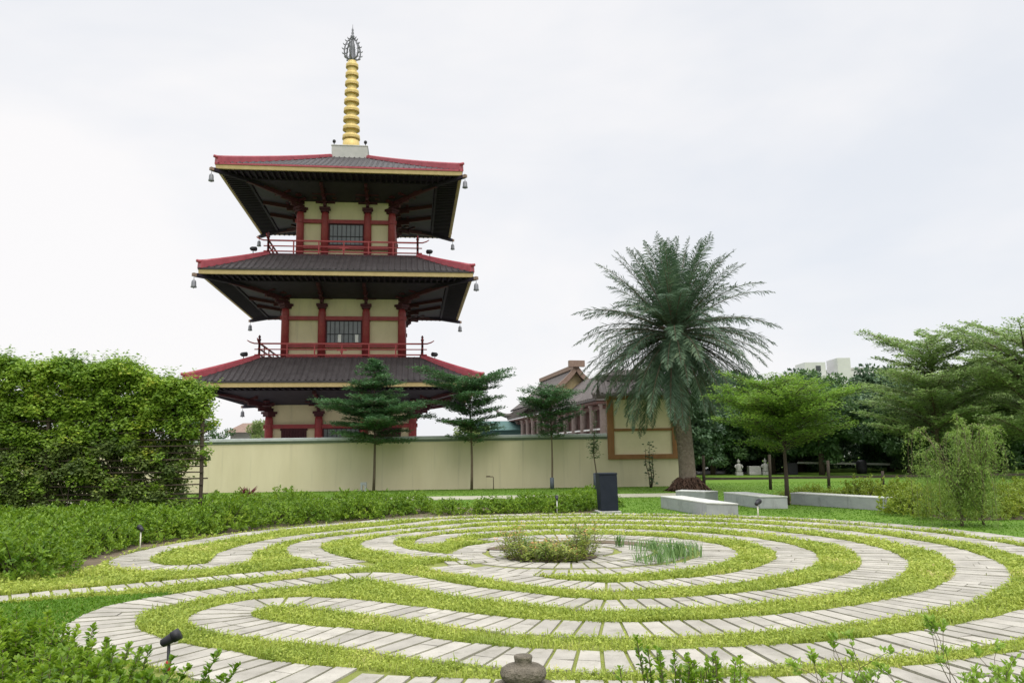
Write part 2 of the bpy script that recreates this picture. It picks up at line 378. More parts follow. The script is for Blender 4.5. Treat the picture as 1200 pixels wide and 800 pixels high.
def resample(pts, ds):
    # Catmull-Rom then even spacing
    out = []
    P = [pts[0]] + list(pts) + [pts[-1]]
    for i in range(1, len(P)-2):
        p0,p1,p2,p3 = [np.array(q) for q in P[i-1:i+3]]
        for k in range(8):
            t = k/8; out.append(.5*((2*p1)+(-p0+p2)*t+(2*p0-5*p1+4*p2-p3)*t*t+(-p0+3*p1-3*p2+p3)*t**3))
    out.append(np.array(pts[-1])); out = np.array(out)
    seg = np.linalg.norm(np.diff(out, axis=0), axis=1); cum = np.concatenate([[0], np.cumsum(seg)])
    n_ = max(2, int(round(cum[-1]/ds))+1); s_ = np.linspace(0, cum[-1], n_)
    return np.stack([np.interp(s_, cum, out[:,0]), np.interp(s_, cum, out[:,1])], 1)
GR = .025; GX0, GY0, GW = -12.0, 4.0, 960
paved = np.zeros((GW, GW), bool)
pv = MB(); laid = []
for pts, wd in strips:
    c = resample(pts, .232)
    t = np.gradient(c, axis=0); t /= np.maximum(np.linalg.norm(t, axis=1, keepdims=True), 1e-6)
    nn = np.stack([-t[:,1], t[:,0]], 1)
    for i in range(len(c)-1):
        mc = (c[i]+c[i+1])/2
        # a paver that would lie on one already laid is left out
        if any((abs(mc-q) < .5).all() and np.hypot(*(mc-q)) < .2 for q in laid[-1400:]) : continue
        laid.append(mc)
        gap = .016 + random.random()*.006
        a0, a1 = c[i]+t[i]*gap, c[i+1]-t[i+1]*gap
        hw = wd/2 + random.uniform(-.018,.018); sh = random.uniform(-.02,.02)
        zt = [.022 + random.uniform(-.005,.005) for _ in range(4)]
        spans = [(-hw+sh, hw+sh)]
        if random.random() < .3:
            mcut = random.uniform(-.12,.12); spans = [(-hw+sh, mcut-.006), (mcut+.006, hw+sh)]
        for s0, s1 in spans:
            q = [a0+nn[i]*s0, a0+nn[i]*s1, a1+nn[i+1]*s1, a1+nn[i+1]*s0]
            vs_ = [(x,y,.0) for x,y in q] + [(q[j][0], q[j][1], zt[j]) for j in range(4)]
            pv.add(vs_, [(4,7,6,5),(0,1,5,4),(1,2,6,5),(2,3,7,6),(3,0,4,7)])
    fine = resample(pts, .03)
    for x, y in fine:
        ix, iy = int((x-GX0)/GR), int((y-GY0)/GR); rad = int(wd/2/GR)
        x0_, x1_, y0_, y1_ = max(ix-rad,0), min(ix+rad+1,GW), max(iy-rad,0), min(iy+rad+1,GW)
        if x1_ <= x0_ or y1_ <= y0_: continue
        xx, yy = np.meshgrid(np.arange(x0_,x1_)-ix, np.arange(y0_,y1_)-iy, indexing='ij')
        paved[x0_:x1_, y0_:y1_] |= (xx*xx+yy*yy) <= rad*rad
# faces were wound either way; fix normals after building
po = pv.build('labyrinth_path', M['paver'])
import bmesh
bm = bmesh.new(); bm.from_mesh(po.data); bmesh.ops.recalc_face_normals(bm, faces=bm.faces); bm.to_mesh(po.data); bm.free()
struct(po)

for ring_r in np.arange(0, 2.62, .02):
    for t in np.linspace(0, 2*pi, max(8, int(ring_r*320))):
        if ring_r > 2.2 and radians(128) < t < radians(220): continue
        paved[int((LC[0]+ring_r*cos(t)-GX0)/GR), int((LC[1]+ring_r*sin(t)-GY0)/GR)] = True
def on_paving(x, y):
    ix = np.clip(((x-GX0)/GR).astype(int), 0, GW-1); iy = np.clip(((y-GY0)/GR).astype(int), 0, GW-1)
    ok = (x > GX0) & (x < GX0+GW*GR) & (y > GY0) & (y < GY0+GW*GR)
    return paved[ix, iy] & ok

# ------------------------------------------------------------------ turf rings and lawn blades
def scatter(n_, x0, x1, y0, y1):
    x = rng.uniform(x0, x1, n_); y = rng.uniform(y0, y1, n_)
    d = np.hypot(x, y)
    keep = rng.random(n_) < np.clip((9.0/d)**1.3, .14, 1)
    keep &= np.abs(x) < y*.72 + 1.2           # what the garden's visitors could see from the lawn's edge
    return x[keep], y[keep]
x, y = scatter(980000, -8.5, 11, 5.0, 24.2)
rr_ = np.hypot(x-LC[0], y-LC[1])
left = (x < -2.2) & (y > 8.2) & (y < 12.6)
tongue = (x < -4.0) & (y < 13.1) & (y > 9.6 + (x+8)*.45)
ok = ((rr_ < 8.75) | tongue) & ~on_paving(x, y) & ~((x < np.interp(y, [13.4,14.1,15.7,17.6,19.55,21.2,22.6,23.6], [-6.7,-7.1,-7.35,-7.1,-6.35,-5.2,-3.6,-1.0])) & (y > 13.4))
bare = (x < -4.55) & (y < 10.6 + (x+6)*.3)      # plain lawn outside the lower left turn
ok &= ~bare | tongue
x, y = x[ok], y[ok]; n_ = len(x); d = np.hypot(x, y)
a = rng.uniform(0, 2*pi, n_)
worn = (np.sin(x*1.3+2*np.sin(y*.9))+np.sin(y*1.7+1.6*np.sin(x*1.1))+.8*np.sin(x*4.1+y*3.3)) > 1.5
kp = ~worn | (rng.random(n_) < .5); x, y, a, d = x[kp], y[kp], a[kp], d[kp]; n_ = len(x)
cl_ = .75 + .6*np.sin(x*2.3+1.1)*np.sin(y*2.7) * .6 + rng.normal(0,.16,n_)
H = np.clip(.054*cl_ + rng.exponential(.014, n_), .025, .17) * np.clip(.75+.03*d, .8, 1.1)
Wd = rng.uniform(.005,.011,n_) * np.clip(d/8, 1, 2.4)
b = LG(); b.blades(np.stack([x,y,np.full(n_,.004)],1), np.stack([np.cos(a),np.sin(a)],1), H, Wd, rng.uniform(.2,1.1,n_))
# small round leaves between the blades
k = rng.random(n_) < .42
Pl = np.stack([x[k],y[k],H[k]*rng.uniform(.4,1.0,k.sum())],1)
b.leaves(Pl, flatdir(k.sum(), -.1, .7), rng.uniform(.02,.04,k.sum())*np.clip(d[k]/8,1,2), rng.uniform(.014,.026,k.sum())*np.clip(d[k]/8,1,2))
stuff(b.build('turf_grass', L_['turf']))

x, y = scatter(800000, -24, 26, 6.0, 44)
xn, yn = rng.uniform(-9,-4,60000), rng.uniform(6.4,12.2,60000); x = np.concatenate([x,xn]); y = np.concatenate([y,yn])
rr_ = np.hypot(x-LC[0], y-LC[1])
ok = (rr_ > 8.8) & ~on_paving(x,y) & ~((x > -26) & (x < 7.4) & (y > 31.7) & (y < 34.2))
ok |= (x < -4.55) & (y < 10.6 + (x+6)*.3) & (y > 6.5) & ~on_paving(x,y)
ok &= ~((x < -6.6) & (y > 12.2) & (y < 30)) & ~((y > 40.9) & (x < 8.6))
x, y = x[ok], y[ok]; n_ = len(x); a = rng.uniform(0,2*pi,n_); d = np.hypot(x,y)
b = LG(); b.blades(np.stack([x,y,np.zeros(n_)],1), np.stack([np.cos(a),np.sin(a)],1), rng.uniform(.02,.05,n_)*np.clip(12/d,.6,1), rng.uniform(.01,.018,n_)*np.clip(d/9,1,2.6), rng.uniform(.2,.9,n_))
stuff(b.build('lawn_grass', L_['lawn']))

# ------------------------------------------------------------------ pagoda
PG = thing('pagoda', 'three storey pagoda with red columns, dark tiled eaves and a gilded spire', 'pagoda', (-11.0, 53.0, 0), .1264)
def rot4(k):
    return Matrix.Rotation(k*pi/2, 4, 'Z')
m_ = MB(); m_.box(-6.2,6.2,-6.2,6.2,0,.7); m_.box(-5.6,5.6,-5.6,5.6,.7,1.0); m_.build('podium', M['concrete'], PG, .04)
storeys = [  # floor z, column top, cove z, eave z, body half, roof eave half, roof top half, roof top z, rail half
    (1.0, 4.15, 4.85, 5.62, 4.30, 8.21, 4.90, 7.66, None),
    (7.72, 10.90, 11.56, 12.13, 3.60, 7.76, 4.60, 14.10, 4.88),
    (14.20, 17.35, 18.10, 18.58, 2.92, 7.18, 1.25, 21.75, 4.58)]
CB = 1.36      # half of the centre bay
def bracket_mesh(h, reach, diag=False):
    b = MB(); k = 1.35 if diag else 1.0
    b.box(-.26,.26,-.26,.26,0,.16); b.box(-.34,.34,-.34,.34,.16,.30)
    n_t = 3
    for i in range(n_t):
        z = .30 + (h-.45)*i/n_t; out = (.55 + .55*i)*k
        b.beam((0,.25,z+.11), (0,-out,z+.11), .17, .2)
        b.box(-.15,.15,-out-.13,-out+.15,z+.2,z+.34)
        ww = .62 + .1*i
        b.box(-ww,ww,-out+.02+(.5 if i == 0 else 0),-out+.18+(.5 if i == 0 else 0),z+.34,z+.50)
        for s_ in (-1,1): b.box(s_*ww-.13,s_*ww+.13,-out-.04,-out+.24,z+.5,z+.62)
    b.beam((0,0,h*.55), (0,-reach*k,h-.10), .16, .24)     # long sloping lever arm
    b.box(-.1,.1,-reach*k-.04,-reach*k+.02,h-.24,h+.02)
    return b
for si, (zf, zc, zv, ze, hb, he, ht, zt, hr) in enumerate(storeys):
    # body
    m_ = MB(); m_.box(-hb+.12,hb-.12,-hb+.12,hb-.12,zf,zv+.1); wall = m_.build('storey_wall', M['cream'], PG)
    # columns
    pos = [-hb, -CB, CB, hb]
    cm_ = MB(); cm_.lathe([(.25,0),(.24,zc-zf-.25),(.21,zc-zf)], 14); colm = None
    bmid = bcor = None
    spots = [(pos[i], -hb) for i in range(4)] + [(hb, pos[i]) for i in (1,2,3)] + [(pos[i], hb) for i in (0,1,2)] + [(-hb, pos[i]) for i in (1,2)]
    for (cx, cy) in spots:
        if colm is None: colm = cm_.build('column', M['red'], PG); o = colm
        else: o = colm.copy(); COL.objects.link(o)
        o.location = (cx, cy, zf)
        corner = abs(abs(cx)-hb) < 1e-3 and abs(abs(cy)-hb) < 1e-3
        ang = math.atan2(cy, cx) + pi/2 if corner else (0 if cy == -hb else pi/2 if cx == hb else pi if cy == hb else -pi/2)
        h = ze - zc - .06
        if corner:
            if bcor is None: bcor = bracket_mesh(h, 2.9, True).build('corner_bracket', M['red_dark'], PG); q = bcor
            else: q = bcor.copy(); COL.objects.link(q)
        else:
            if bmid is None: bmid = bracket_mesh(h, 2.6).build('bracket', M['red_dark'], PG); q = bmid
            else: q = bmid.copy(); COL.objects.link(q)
        q.location = (cx, cy, zc); q.rotation_euler = (0,0,ang)
    # tie beams, sills, windows, on every side
    tb = MB(); zb = zc - .72
    for k in range(4):
        T = rot4(k)
        tb.box(-hb-.3,hb+.3,-hb-.11,-hb+.13,zb,zb+.24,T)
        if si: tb.box(-hb,hb,-hb-.11,-hb+.13,zf+.72,zf+.95,T)
        tb.box(-hb,hb,-hb-.12,-hb+.13,zf+.02,zf+.22,T)
    tb.build('tie_beam', M['red'], PG)
    ww, z0, z1 = (1.04, zf+1.05, zb-.06)
    wm = MB(); wm.box(-ww,ww,.0,.06,z0,z1)
    bw = MB()
    for i in range(7):
        xx = -ww+.2+i*(2*ww-.4)/6
        bw.box(xx-.018,xx+.018,-.05,-.005,z0,z1)
    bw.box(-ww,ww,-.056,-.004,z0+.52,z0+.56)
    fm = MB()
    for a0,a1,b0,b1 in ((-ww-.1,ww+.1,z1,z1+.1),(-ww-.1,ww+.1,z0-.1,z0),(-ww-.1,-ww,z0,z1),(ww,ww+.1,z0,z1)): fm.box(a0,a1,-.08,.06,b0,b1)
    wp = None
    for k in range(4):
        if wp is None:
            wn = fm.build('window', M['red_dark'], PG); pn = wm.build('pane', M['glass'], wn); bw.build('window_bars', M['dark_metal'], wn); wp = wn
        else:
            wn = wp.copy(); COL.objects.link(wn)
            for ch in wp.children:
                c2 = ch.copy(); COL.objects.link(c2); c2.parent = wn
        wn.matrix_local = rot4(k) @ Matrix.Translation((0,-hb+.05,0))
    if si == 1:
        for xx in (-.26,.80):  # white boxes standing in for bright sky glimpsed through the window
            lm = MB(); lm.box(xx-.1,xx+.1,-.11,-.055,z0+.02,z0+.50); lm.build('sky_glimpse_panel', M['whitepaint'], wp)
    if si == 0:
        xw = (hb+CB)/2
        for sx_ in (-1,1):
            sideb = MB()
            sideb.box(sx_*xw-.75,sx_*xw+.75,-hb+.06,-hb+.1,1.9,zb-.05)
            for i in range(9):
                xx = sx_*xw - .66 + i*.165; sideb.box(xx-.03,xx+.03,-hb+.0,-hb+.058,1.95,zb-.1)
            sideb.box(sx_*xw-.8,sx_*xw+.8,-hb+.0,-hb+.1,zb-.12,zb-.01)
            sideb.build('lattice_window', M['red_dark'], PG)
    # soffit with rafters, cove
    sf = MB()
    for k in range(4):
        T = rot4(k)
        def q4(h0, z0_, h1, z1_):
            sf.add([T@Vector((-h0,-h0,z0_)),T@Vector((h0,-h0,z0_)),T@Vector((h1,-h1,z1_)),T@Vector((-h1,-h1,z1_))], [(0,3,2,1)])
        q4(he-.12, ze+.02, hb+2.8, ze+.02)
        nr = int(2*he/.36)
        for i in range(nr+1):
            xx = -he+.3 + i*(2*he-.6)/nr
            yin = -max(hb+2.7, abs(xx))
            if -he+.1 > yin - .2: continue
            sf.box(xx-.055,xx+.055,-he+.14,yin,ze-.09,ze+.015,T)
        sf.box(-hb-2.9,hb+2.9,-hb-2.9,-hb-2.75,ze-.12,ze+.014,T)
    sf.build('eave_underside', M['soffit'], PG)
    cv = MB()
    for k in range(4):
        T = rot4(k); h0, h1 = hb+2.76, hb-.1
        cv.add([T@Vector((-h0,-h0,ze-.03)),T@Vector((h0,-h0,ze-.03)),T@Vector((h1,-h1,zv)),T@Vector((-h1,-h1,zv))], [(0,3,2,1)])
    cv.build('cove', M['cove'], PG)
    # roof
    rf = MB(); NT = 8
    zr = ze + .35
    def zcur(t, z0_=zr, z1_=zt): return z0_ + (z1_-z0_)*(.90*t+.10*t*t)
    for k in range(4):
        T = rot4(k); vs_, fs_ = [], []
        for i in range(NT+1):
            t = i/NT; h = he + (ht-he)*t
            vs_ += [T@Vector((-h,-h,zcur(t))), T@Vector((h,-h,zcur(t)))]
        for i in range(NT): fs_.append((2*i,2*i+1,2*i+3,2*i+2))
        rf.add(vs_, fs_, True)
        nrib = int(2*he/.34)
        for i in range(nrib+1):
            xx = -he + .1 + i*(2*he-.2)/nrib
            tmax = 1.0 if abs(xx) < ht else (he-abs(xx))/(he-ht)
            if tmax < .06: continue
            pp = []
            for j in range(6):
                t = tmax*j/5; pp.append(Vector((xx, -(he+(ht-he)*t), zcur(t)+.03)))
            vs_, fs_ = [], []
            for p in pp: vs_ += [T@(p+Vector((-.07,0,-.02))), T@(p+Vector((0,-.01,.035))), T@(p+Vector((.07,0,-.02)))]
            for j in range(5):
                a_ = 3*j; fs_ += [(a_,a_+1,a_+4,a_+3),(a_+1,a_+2,a_+5,a_+4)]
            rf.add(vs_, fs_)
    rf.add([(-ht,-ht,zt),(ht,-ht,zt),(ht,ht,zt),(-ht,ht,zt)], [(0,1,2,3)])
    roof = rf.build('roof', M['tile'], PG)
    fa = MB()
    for k in range(4):
        T = rot4(k); hk = he + (.02 if k % 2 else 0)
        ex = he-.04 if k % 2 else he + .06
        fa.box(-ex,ex,-hk-.06,-hk+.08,ze-.01,ze+.235,T)
        fa.box(-ex+.1,ex-.1,-hk+.085,-hk+.20,ze+.02,ze+.33,T)
    fa.build('fascia', M['fascia'], roof)
    fr = MB()
    for k in range(4):
        T = rot4(k); hk = he + (.02 if k % 2 else 0); ex = he-.02 if k % 2 else he + .08
        fr.box(-ex,ex,-hk-.10,-hk+.10,ze+.24,ze+.345,T)
    fr.build('eave_edge_tile', M['ridge_red'] if si == 2 else M['tile'], roof)
    # hip ridges
    for k in range(4):
        T = rot4(k)
        rg = MB(); pts_ = []; kk = []
        for i in range(NT+1):
            t = i/NT; h = he - .06 + (ht-he+.06)*t; q_ = 1 - .6*t; kk.append(q_)
            pts_.append(Vector((-h,-h,zcur(t)+.17*q_)))
        for i in range(NT): rg.beam(T@pts_[i], T@pts_[i+1].lerp(pts_[i+1]+(pts_[i+1]-pts_[i]), .02), .30, .36*(kk[i]+kk[i+1])/2)
        rg.tube([T@(p+Vector((0,0,.19*q_))) for p, q_ in zip(pts_, kk)], [.12*(.45+.55*q_) for q_ in kk], 8)
        e0 = pts_[0]; dv = Vector((-1,-1,0)).normalized()
        rg.beam(T@(e0-dv*.06+Vector((0,0,-.01))), T@(e0+dv*.12+Vector((0,0,.0))), .38, .42)
        rg.tube([T@(e0+Vector((0,0,.19))), T@(e0+dv*.12+Vector((0,0,.19))), T@(e0+dv*.30+Vector((0,0,.20)))], [.12,.11,.09], 8)
        rg.build('hip_ridge', M['ridge_red'], roof)
        cb = MB(); c0 = Vector((-he,-he,ze-.12))
        cb.beam(T@(c0-dv*3.2+Vector((0,0,-.05))), T@(c0+dv*.22), .22, .20)
        cb.build('corner_beam', M['soffit'], roof)
        ce = MB(); ce.beam(T@(c0+dv*.225), T@(c0+dv*.42+Vector((0,0,.01))), .20, .18); ce.build('beam_end', M['terracotta'], roof)
        bl = MB(); pb = T@(c0+dv*.33)
        bl.tube([pb+Vector((0,0,-.10)), pb+Vector((0,0,-.30))], .015, 6)
        bl.lathe([(.03,-.29),(.10,-.33),(.13,-.42),(.14,-.62),(.17,-.72),(.16,-.735),(.03,-.735)], 14, pb)
        bl.tube([pb+Vector((0,0,-.73)), pb+Vector((0,0,-.80))], .02, 6)
        bl.build('wind_bell', M['bronze'], roof)
    # balcony and railing
    if hr:
        fl = MB(); fl.box(-hr-.05,hr+.05,-hr-.05,hr+.05,zf-.26,zf-.02); fl.build('balcony_floor', M['red_dark'], PG)
        for k in range(4):
            T = rot4(k); rl = MB()
            ins = 0 if k % 2 == 0 else .0
            off = .0 if k % 2 == 0 else .03
            for zz, hh in ((.12,.07),(.45,.06),(.80,.09)):
                ex = hr + (.55 if zz > .7 else .18) 
                rl.box(-hr+.06,hr-.06,-hr-.04,-hr+.04,zf+zz+off-hh/2,zf+zz+off+hh/2,T)
                if zz > .7:
                    for s_ in (-1,1):
                        rl.tube([T@Vector((s_*(hr-.05),-hr,zf+zz+off)),T@Vector((s_*(hr+.3),-hr,zf+zz+off+.01)),T@Vector((s_*(hr+.55),-hr,zf+zz+off+.09)),T@Vector((s_*(hr+.72),-hr,zf+zz+off+.2))], [.045,.045,.04,.03], 6)
                else:
                    for s_ in (-1,1): rl.beam(T@Vector((s_*(hr+.05),-hr,zf+zz+off)), T@Vector((s_*(hr+.28),-hr,zf+zz+off)), .06, hh)
            npst = 6
            for i in range(1,npst):
                xx = -hr + 2*hr*i/npst
                rl.box(xx-.04,xx+.04,-hr-.035,-hr+.035,zf,zf+.78,T)
            rl.box(-.3,.3,-hr-.06,-hr-.042,zf+.36,zf+.44,T); rl.box(-.08,.08,-hr-.06,-hr-.042,zf+.22,zf+.35,T)
            rail = rl.build('railing', M['red'], PG)
            c1 = MB(); pcn = T@Vector((-hr,-hr,0))
            c1.lathe([(.07,zf-.02),(.07,zf+.98),(.10,zf+1.0),(.10,zf+1.06),(.05,zf+1.12),(.085,zf+1.2),(.03,zf+1.32)], 10, (pcn.x,pcn.y,0))
            c1.build('corner_post', M['red_dark'], rail)
            # floodlight out on the ridge below
            fd = MB(); pf = T@Vector((-hr-.75,-hr-.75,zf-.12))
            fd.tube([pf+Vector((0,0,-.35)), pf+Vector((0,0,.12))], .025, 6)
            dvv = (T@Vector((1,1,0))).normalized()
            fd.tube([pf+Vector((0,0,.16))-dvv*.2, pf+Vector((0,0,.16))-dvv*.1, pf+Vector((0,0,.2))+dvv*.2], [.07,.13,.14], 10)
            fd.build('floodlight', M['dark_metal'], PG)
# spire
m_ = MB(); m_.box(-1.2,1.2,-1.2,1.2,21.5,22.68); m_.box(-1.23,1.23,-1.23,1.23,22.58,22.66); m_.build('spire_base', M['concrete'], PG, .03)
m_ = MB()
for sx_ in (-1,1):
    for sy_ in (-1,1):
        m_.lathe([(.03,0),(.03,.14),(.09,.17),(.12,.26),(.09,.35),(.02,.4)], 10, (sx_*1.05,sy_*1.05,22.68))
m_.build('corner_orb', M['dark_metal'], PG)
m_ = MB(); m_.lathe([(.62,22.68),(.60,23.0),(.56,23.4),(.42,23.5),(.36,24.0),(.33,29.0),(.30,29.3),(.05,29.32)], 20); spire = m_.build('spire_shaft', M['gold'], PG)
for i in range(9):
    z = 23.62 + i*.66; R0 = .60 - i*.021
    m_ = MB(); m_.lathe([(R0*.5,z-.16),(R0*.9,z-.1),(R0,z-.02),(R0,z+.16),(R0*.94,z+.2),(R0*.5,z+.24)], 24)
    rg = m_.build('spire_ring', M['gold'], spire)
    m_ = MB(); m_.lathe([(R0*.86,z-.13),(R0*1.02,z-.10),(R0*1.03,z-.03),(R0*.9,z-.025)], 24); m_.build('ring_rim', M['gold_rim'], rg) if False else m_.build('ring_rim', M['gold_rim'], spire)
m_ = MB(); m_.lathe([(.26,29.3),(.22,29.5),(.24,29.7),(.16,30.2),(.2,30.35),(.1,30.7),(.07,31.0),(.13,31.1),(.15,31.2),(.06,31.32),(.10,31.42),(.05,31.55),(.08,31.66),(.03,31.8),(.01,32.1)], 12)
for k in range(6):
    a_ = k*pi/3 + .3; ca, sa = cos(a_), sin(a_)
    rad = [(.18,29.42),(.42,29.5),(.56,29.75),(.57,30.1),(.50,30.45),(.36,30.75),(.2,30.95),(.1,30.98)]
    m_.tube([(r*ca,r*sa,z) for r,z in rad], [.05,.055,.055,.055,.055,.05,.04,.03], 6)
    for r, z in rad[1:7]:
        m_.tube([(r*ca,r*sa,z),((r+.12)*ca,(r+.12)*sa,z+.03),((r+.17)*ca,(r+.17)*sa,z+.12)], [.045,.04,.02], 5)
        m_.tube([(r*ca,r*sa,z),((r-.16)*ca,(r-.16)*sa,z+.06)], [.03,.02], 5)
m_.build('flame_finial', M['bronze'], PG)

# ------------------------------------------------------------------ boundary wall
BW = thing('boundary_wall', 'long cream rendered boundary wall with grey coping below the pagoda', 'wall', (0, 41, 0))
m_ = MB(); m_.box(-40,8.5,0,.3,0,2.42); m_.box(8.2,8.49,.3,14,0,2.42); m_.build('wall_face', M['wall_cream'], BW)
m_ = MB(); m_.box(-40,4.78,-.04,.34,2.42,2.53); m_.build('coping_band', M['coping_dark'], BW)
m_ = MB(); m_.box(-40,4.78,-.12,.42,2.53,2.70); m_.build('coping', M['coping'], BW, .03)
FW = thing('framed_wall_panel', 'tall cream wall panel in a brown timber frame behind the date palm', 'wall panel', (0, 41, 0))
m_ = MB(); m_.box(4.84,8.46,-.02,.32,1.5,4.45); m_.build('panel', M['cream_dim'], FW)
m_ = MB()
m_.box(4.80,5.14,-.12,-.022,1.62,4.4); m_.box(8.10,8.48,-.12,-.022,1.62,4.4); m_.box(4.80,8.48,-.14,-.022,1.38,1.62); m_.box(5.14,8.10,-.09,-.022,2.80,2.93)
m_.box(4.80,8.48,-.13,-.022,4.4,4.62); m_.box(8.482,8.56,-.05,.3,1.4,4.4)
m_.build('timber_frame', M['wood_frame'], FW, .01)
m_ = MB()
for s_, y1 in ((-1,-.95),(1,1.25)):
    yc = .15
    m_.add([(4.4,y1,4.55),(9.0,y1,4.55),(9.0,yc,5.3),(4.4,yc,5.3),(4.4,y1,4.66),(9.0,y1,4.66),(9.0,yc,5.42),(4.4,yc,5.42)], [(0,3,2,1),(4,5,6,7),(0,1,5,4),(1,2,6,5),(3,0,4,7)])
    for i in range(16):
        xx = 4.5+i*.29; m_.beam((xx,y1-.02*s_,4.69),(xx,yc,5.45),.12,.07)
rfp = m_.build('roof', M['hall_roof'], FW)
m_ = MB(); m_.beam((4.3,.15,5.55),(9.1,.15,5.55),.26,.28); m_.build('ridge', M['hall_roof'], rfp)

# ------------------------------------------------------------------ temple hall beyond the wall
HL = thing('temple_hall', 'long temple hall with weathered columns and tiled hip roof behind the wall', 'temple hall', (6.2, 60, 0), math.atan2(.191, .982))
# local x = across the hall to the right, local y = along the hall away from the near end
W_, LN = 8.2, 36.0
ez = 5.75
m_ = MB(); m_.box(2.0,W_-1.2,2.4,LN-2,0,5.6); m_.build('wall', M['hall_wall'], HL)
cmesh = None
for i in range(13):
    yy = 1.0 + i*2.75
    m_ = MB()
    if cmesh is None:
        m_.lathe([(.30,0),(.27,5.2),(.38,5.3),(.38,5.5)], 12); cmesh = m_.build('column', M['hall_col'], HL); o = cmesh
    else: o = cmesh.copy(); COL.objects.link(o)
    o.location = (.9, yy, 0)
for xx in (3.2, 5.4, 7.4):
    o = cmesh.copy(); COL.objects.link(o); o.location = (xx, 1.0, 0)
m_ = MB(); m_.box(.1,W_-.1,.1,LN-.2,5.40,5.56); m_.build('ceiling', M['hall_wall'], HL)
m_ = MB(); m_.beam((.9,.6,5.15),(.9,LN-1,5.15),.2,.3); m_.beam((.9,.98,5.15),(W_-.8,.98,5.15),.2,.3); m_.build('beam', M['hall_wall'], HL)
m_ = MB(); m_.beam((.86,1.0,3.5),(.86,20,3.5),.1,.12); m_.beam((.9,.98,3.5),(W_-.8,.98,3.5),.1,.12); m_.build('white_rail', M['whitepaint'], HL)
m_ = MB()
def slope(a, b, c, d, nrib):
    a,b,c,d = map(Vector,(a,b,c,d)); up = Vector((0,0,-.16))
    m_.add([a,b,c,d,a+up,b+up,c+up,d+up], [(0,1,2,3),(7,6,5,4),(0,4,5,1),(1,5,6,2),(3,7,4,0)])
    for i in range(nrib+1):
        t = i/nrib; p, q = a.lerp(b,t), d.lerp(c,t)
        m_.beam(p+Vector((0,0,.03)), q+Vector((0,0,.03)), .12, .08)
cx = W_/2
slope((0,LN,ez),(0,0,ez),(cx-.8,4.6,8.35),(cx-.8,LN-3,8.35),70)
slope((W_,0,ez),(W_,LN,ez),(cx+.8,LN-3,8.35),(cx+.8,4.6,8.35),40)
slope((0,0,ez),(W_,0,ez),(cx+.8,4.6,8.352),(cx-.8,4.6,8.352),20)
roof = m_.build('roof', M['hall_roof'], HL)
m_ = MB()
m_.beam((-.1,-.1,ez+.15),(cx-.8,4.6,8.5),.3,.34); m_.beam((W_+.1,-.1,ez+.15),(cx+.8,4.6,8.5),.3,.34)
m_.tube([(.4,.4,ez+.35),(-.1,-.1,ez+.3),(-.3,-.3,ez+.36)],[.18,.16,.1],8)
m_.tube([(.6,LN-.5,ez+.45),(-.2,LN+.1,ez+.4),(-1.0,LN+.5,ez+.75),(-1.3,LN+.7,ez+1.25)],[.25,.25,.2,.1],8)
m_.beam((-.05,LN,ez+.15),(cx-.8,LN-3,8.5),.3,.34)
m_.build('hip_ridge', M['hall_roof'], roof)
# gabled upper block
gx, gy = 2.55, 14.6      # local centre of the gable face
gw, gz0, gz1 = 3.5, 6.7, 9.55
m_ = MB()
m_.add([(gx-gw*.86,gy+.3,gz0),(gx+gw*.86,gy+.3,gz0),(gx,gy+.3,gz1-.25),(gx-gw*.86,gy+14,gz0),(gx+gw*.86,gy+14,gz0),(gx,gy+14,gz1-.25)], [(0,1,2),(5,4,3),(0,3,4,1)])
m_.build('gable', M['ochre_gable'], HL)
m_ = MB()
def gcurve(s_):
    return [Vector((gx+s_*gw*t, 0, gz1-(gz1-gz0+.3)*(t**.8))) for t in (0,.15,.3,.5,.75,1.0)] 
for s_ in (-1,1):
    c_ = gcurve(s_)
    for i in range(5):
        a_, b_ = c_[i], c_[i+1]
        m_.add([(a_.x,gy-.3,a_.z),(b_.x,gy-.3,b_.z),(b_.x,gy+14.5,b_.z),(a_.x,gy+14.5,a_.z),(a_.x,gy-.3,a_.z-.15),(b_.x,gy-.3,b_.z-.15),(b_.x,gy+14.5,b_.z-.15),(a_.x,gy+14.5,a_.z-.15)],
               [(0,1,2,3),(7,6,5,4),(0,4,5,1),(2,6,7,3)])
m_.build('upper_roof', M['hall_roof'], HL)
m_ = MB()
for s_ in (-1,1):
    c_ = gcurve(s_)
    for i in range(5): m_.beam(c_[i]+Vector((0,gy-.35,.06)), c_[i+1]+Vector((0,gy-.35,.06)), .3, .42)
m_.build('barge_board', M['terracotta'], HL)
m_ = MB()
m_.beam((gx,gy-.6,gz1+.2),(gx,gy+14.5,gz1+.2),.34,.4); m_.box(gx-.75,gx+.75,gy-.75,gy-.3,gz1+.12,gz1+.7)
m_.build('ridge', M['terracotta'], HL)

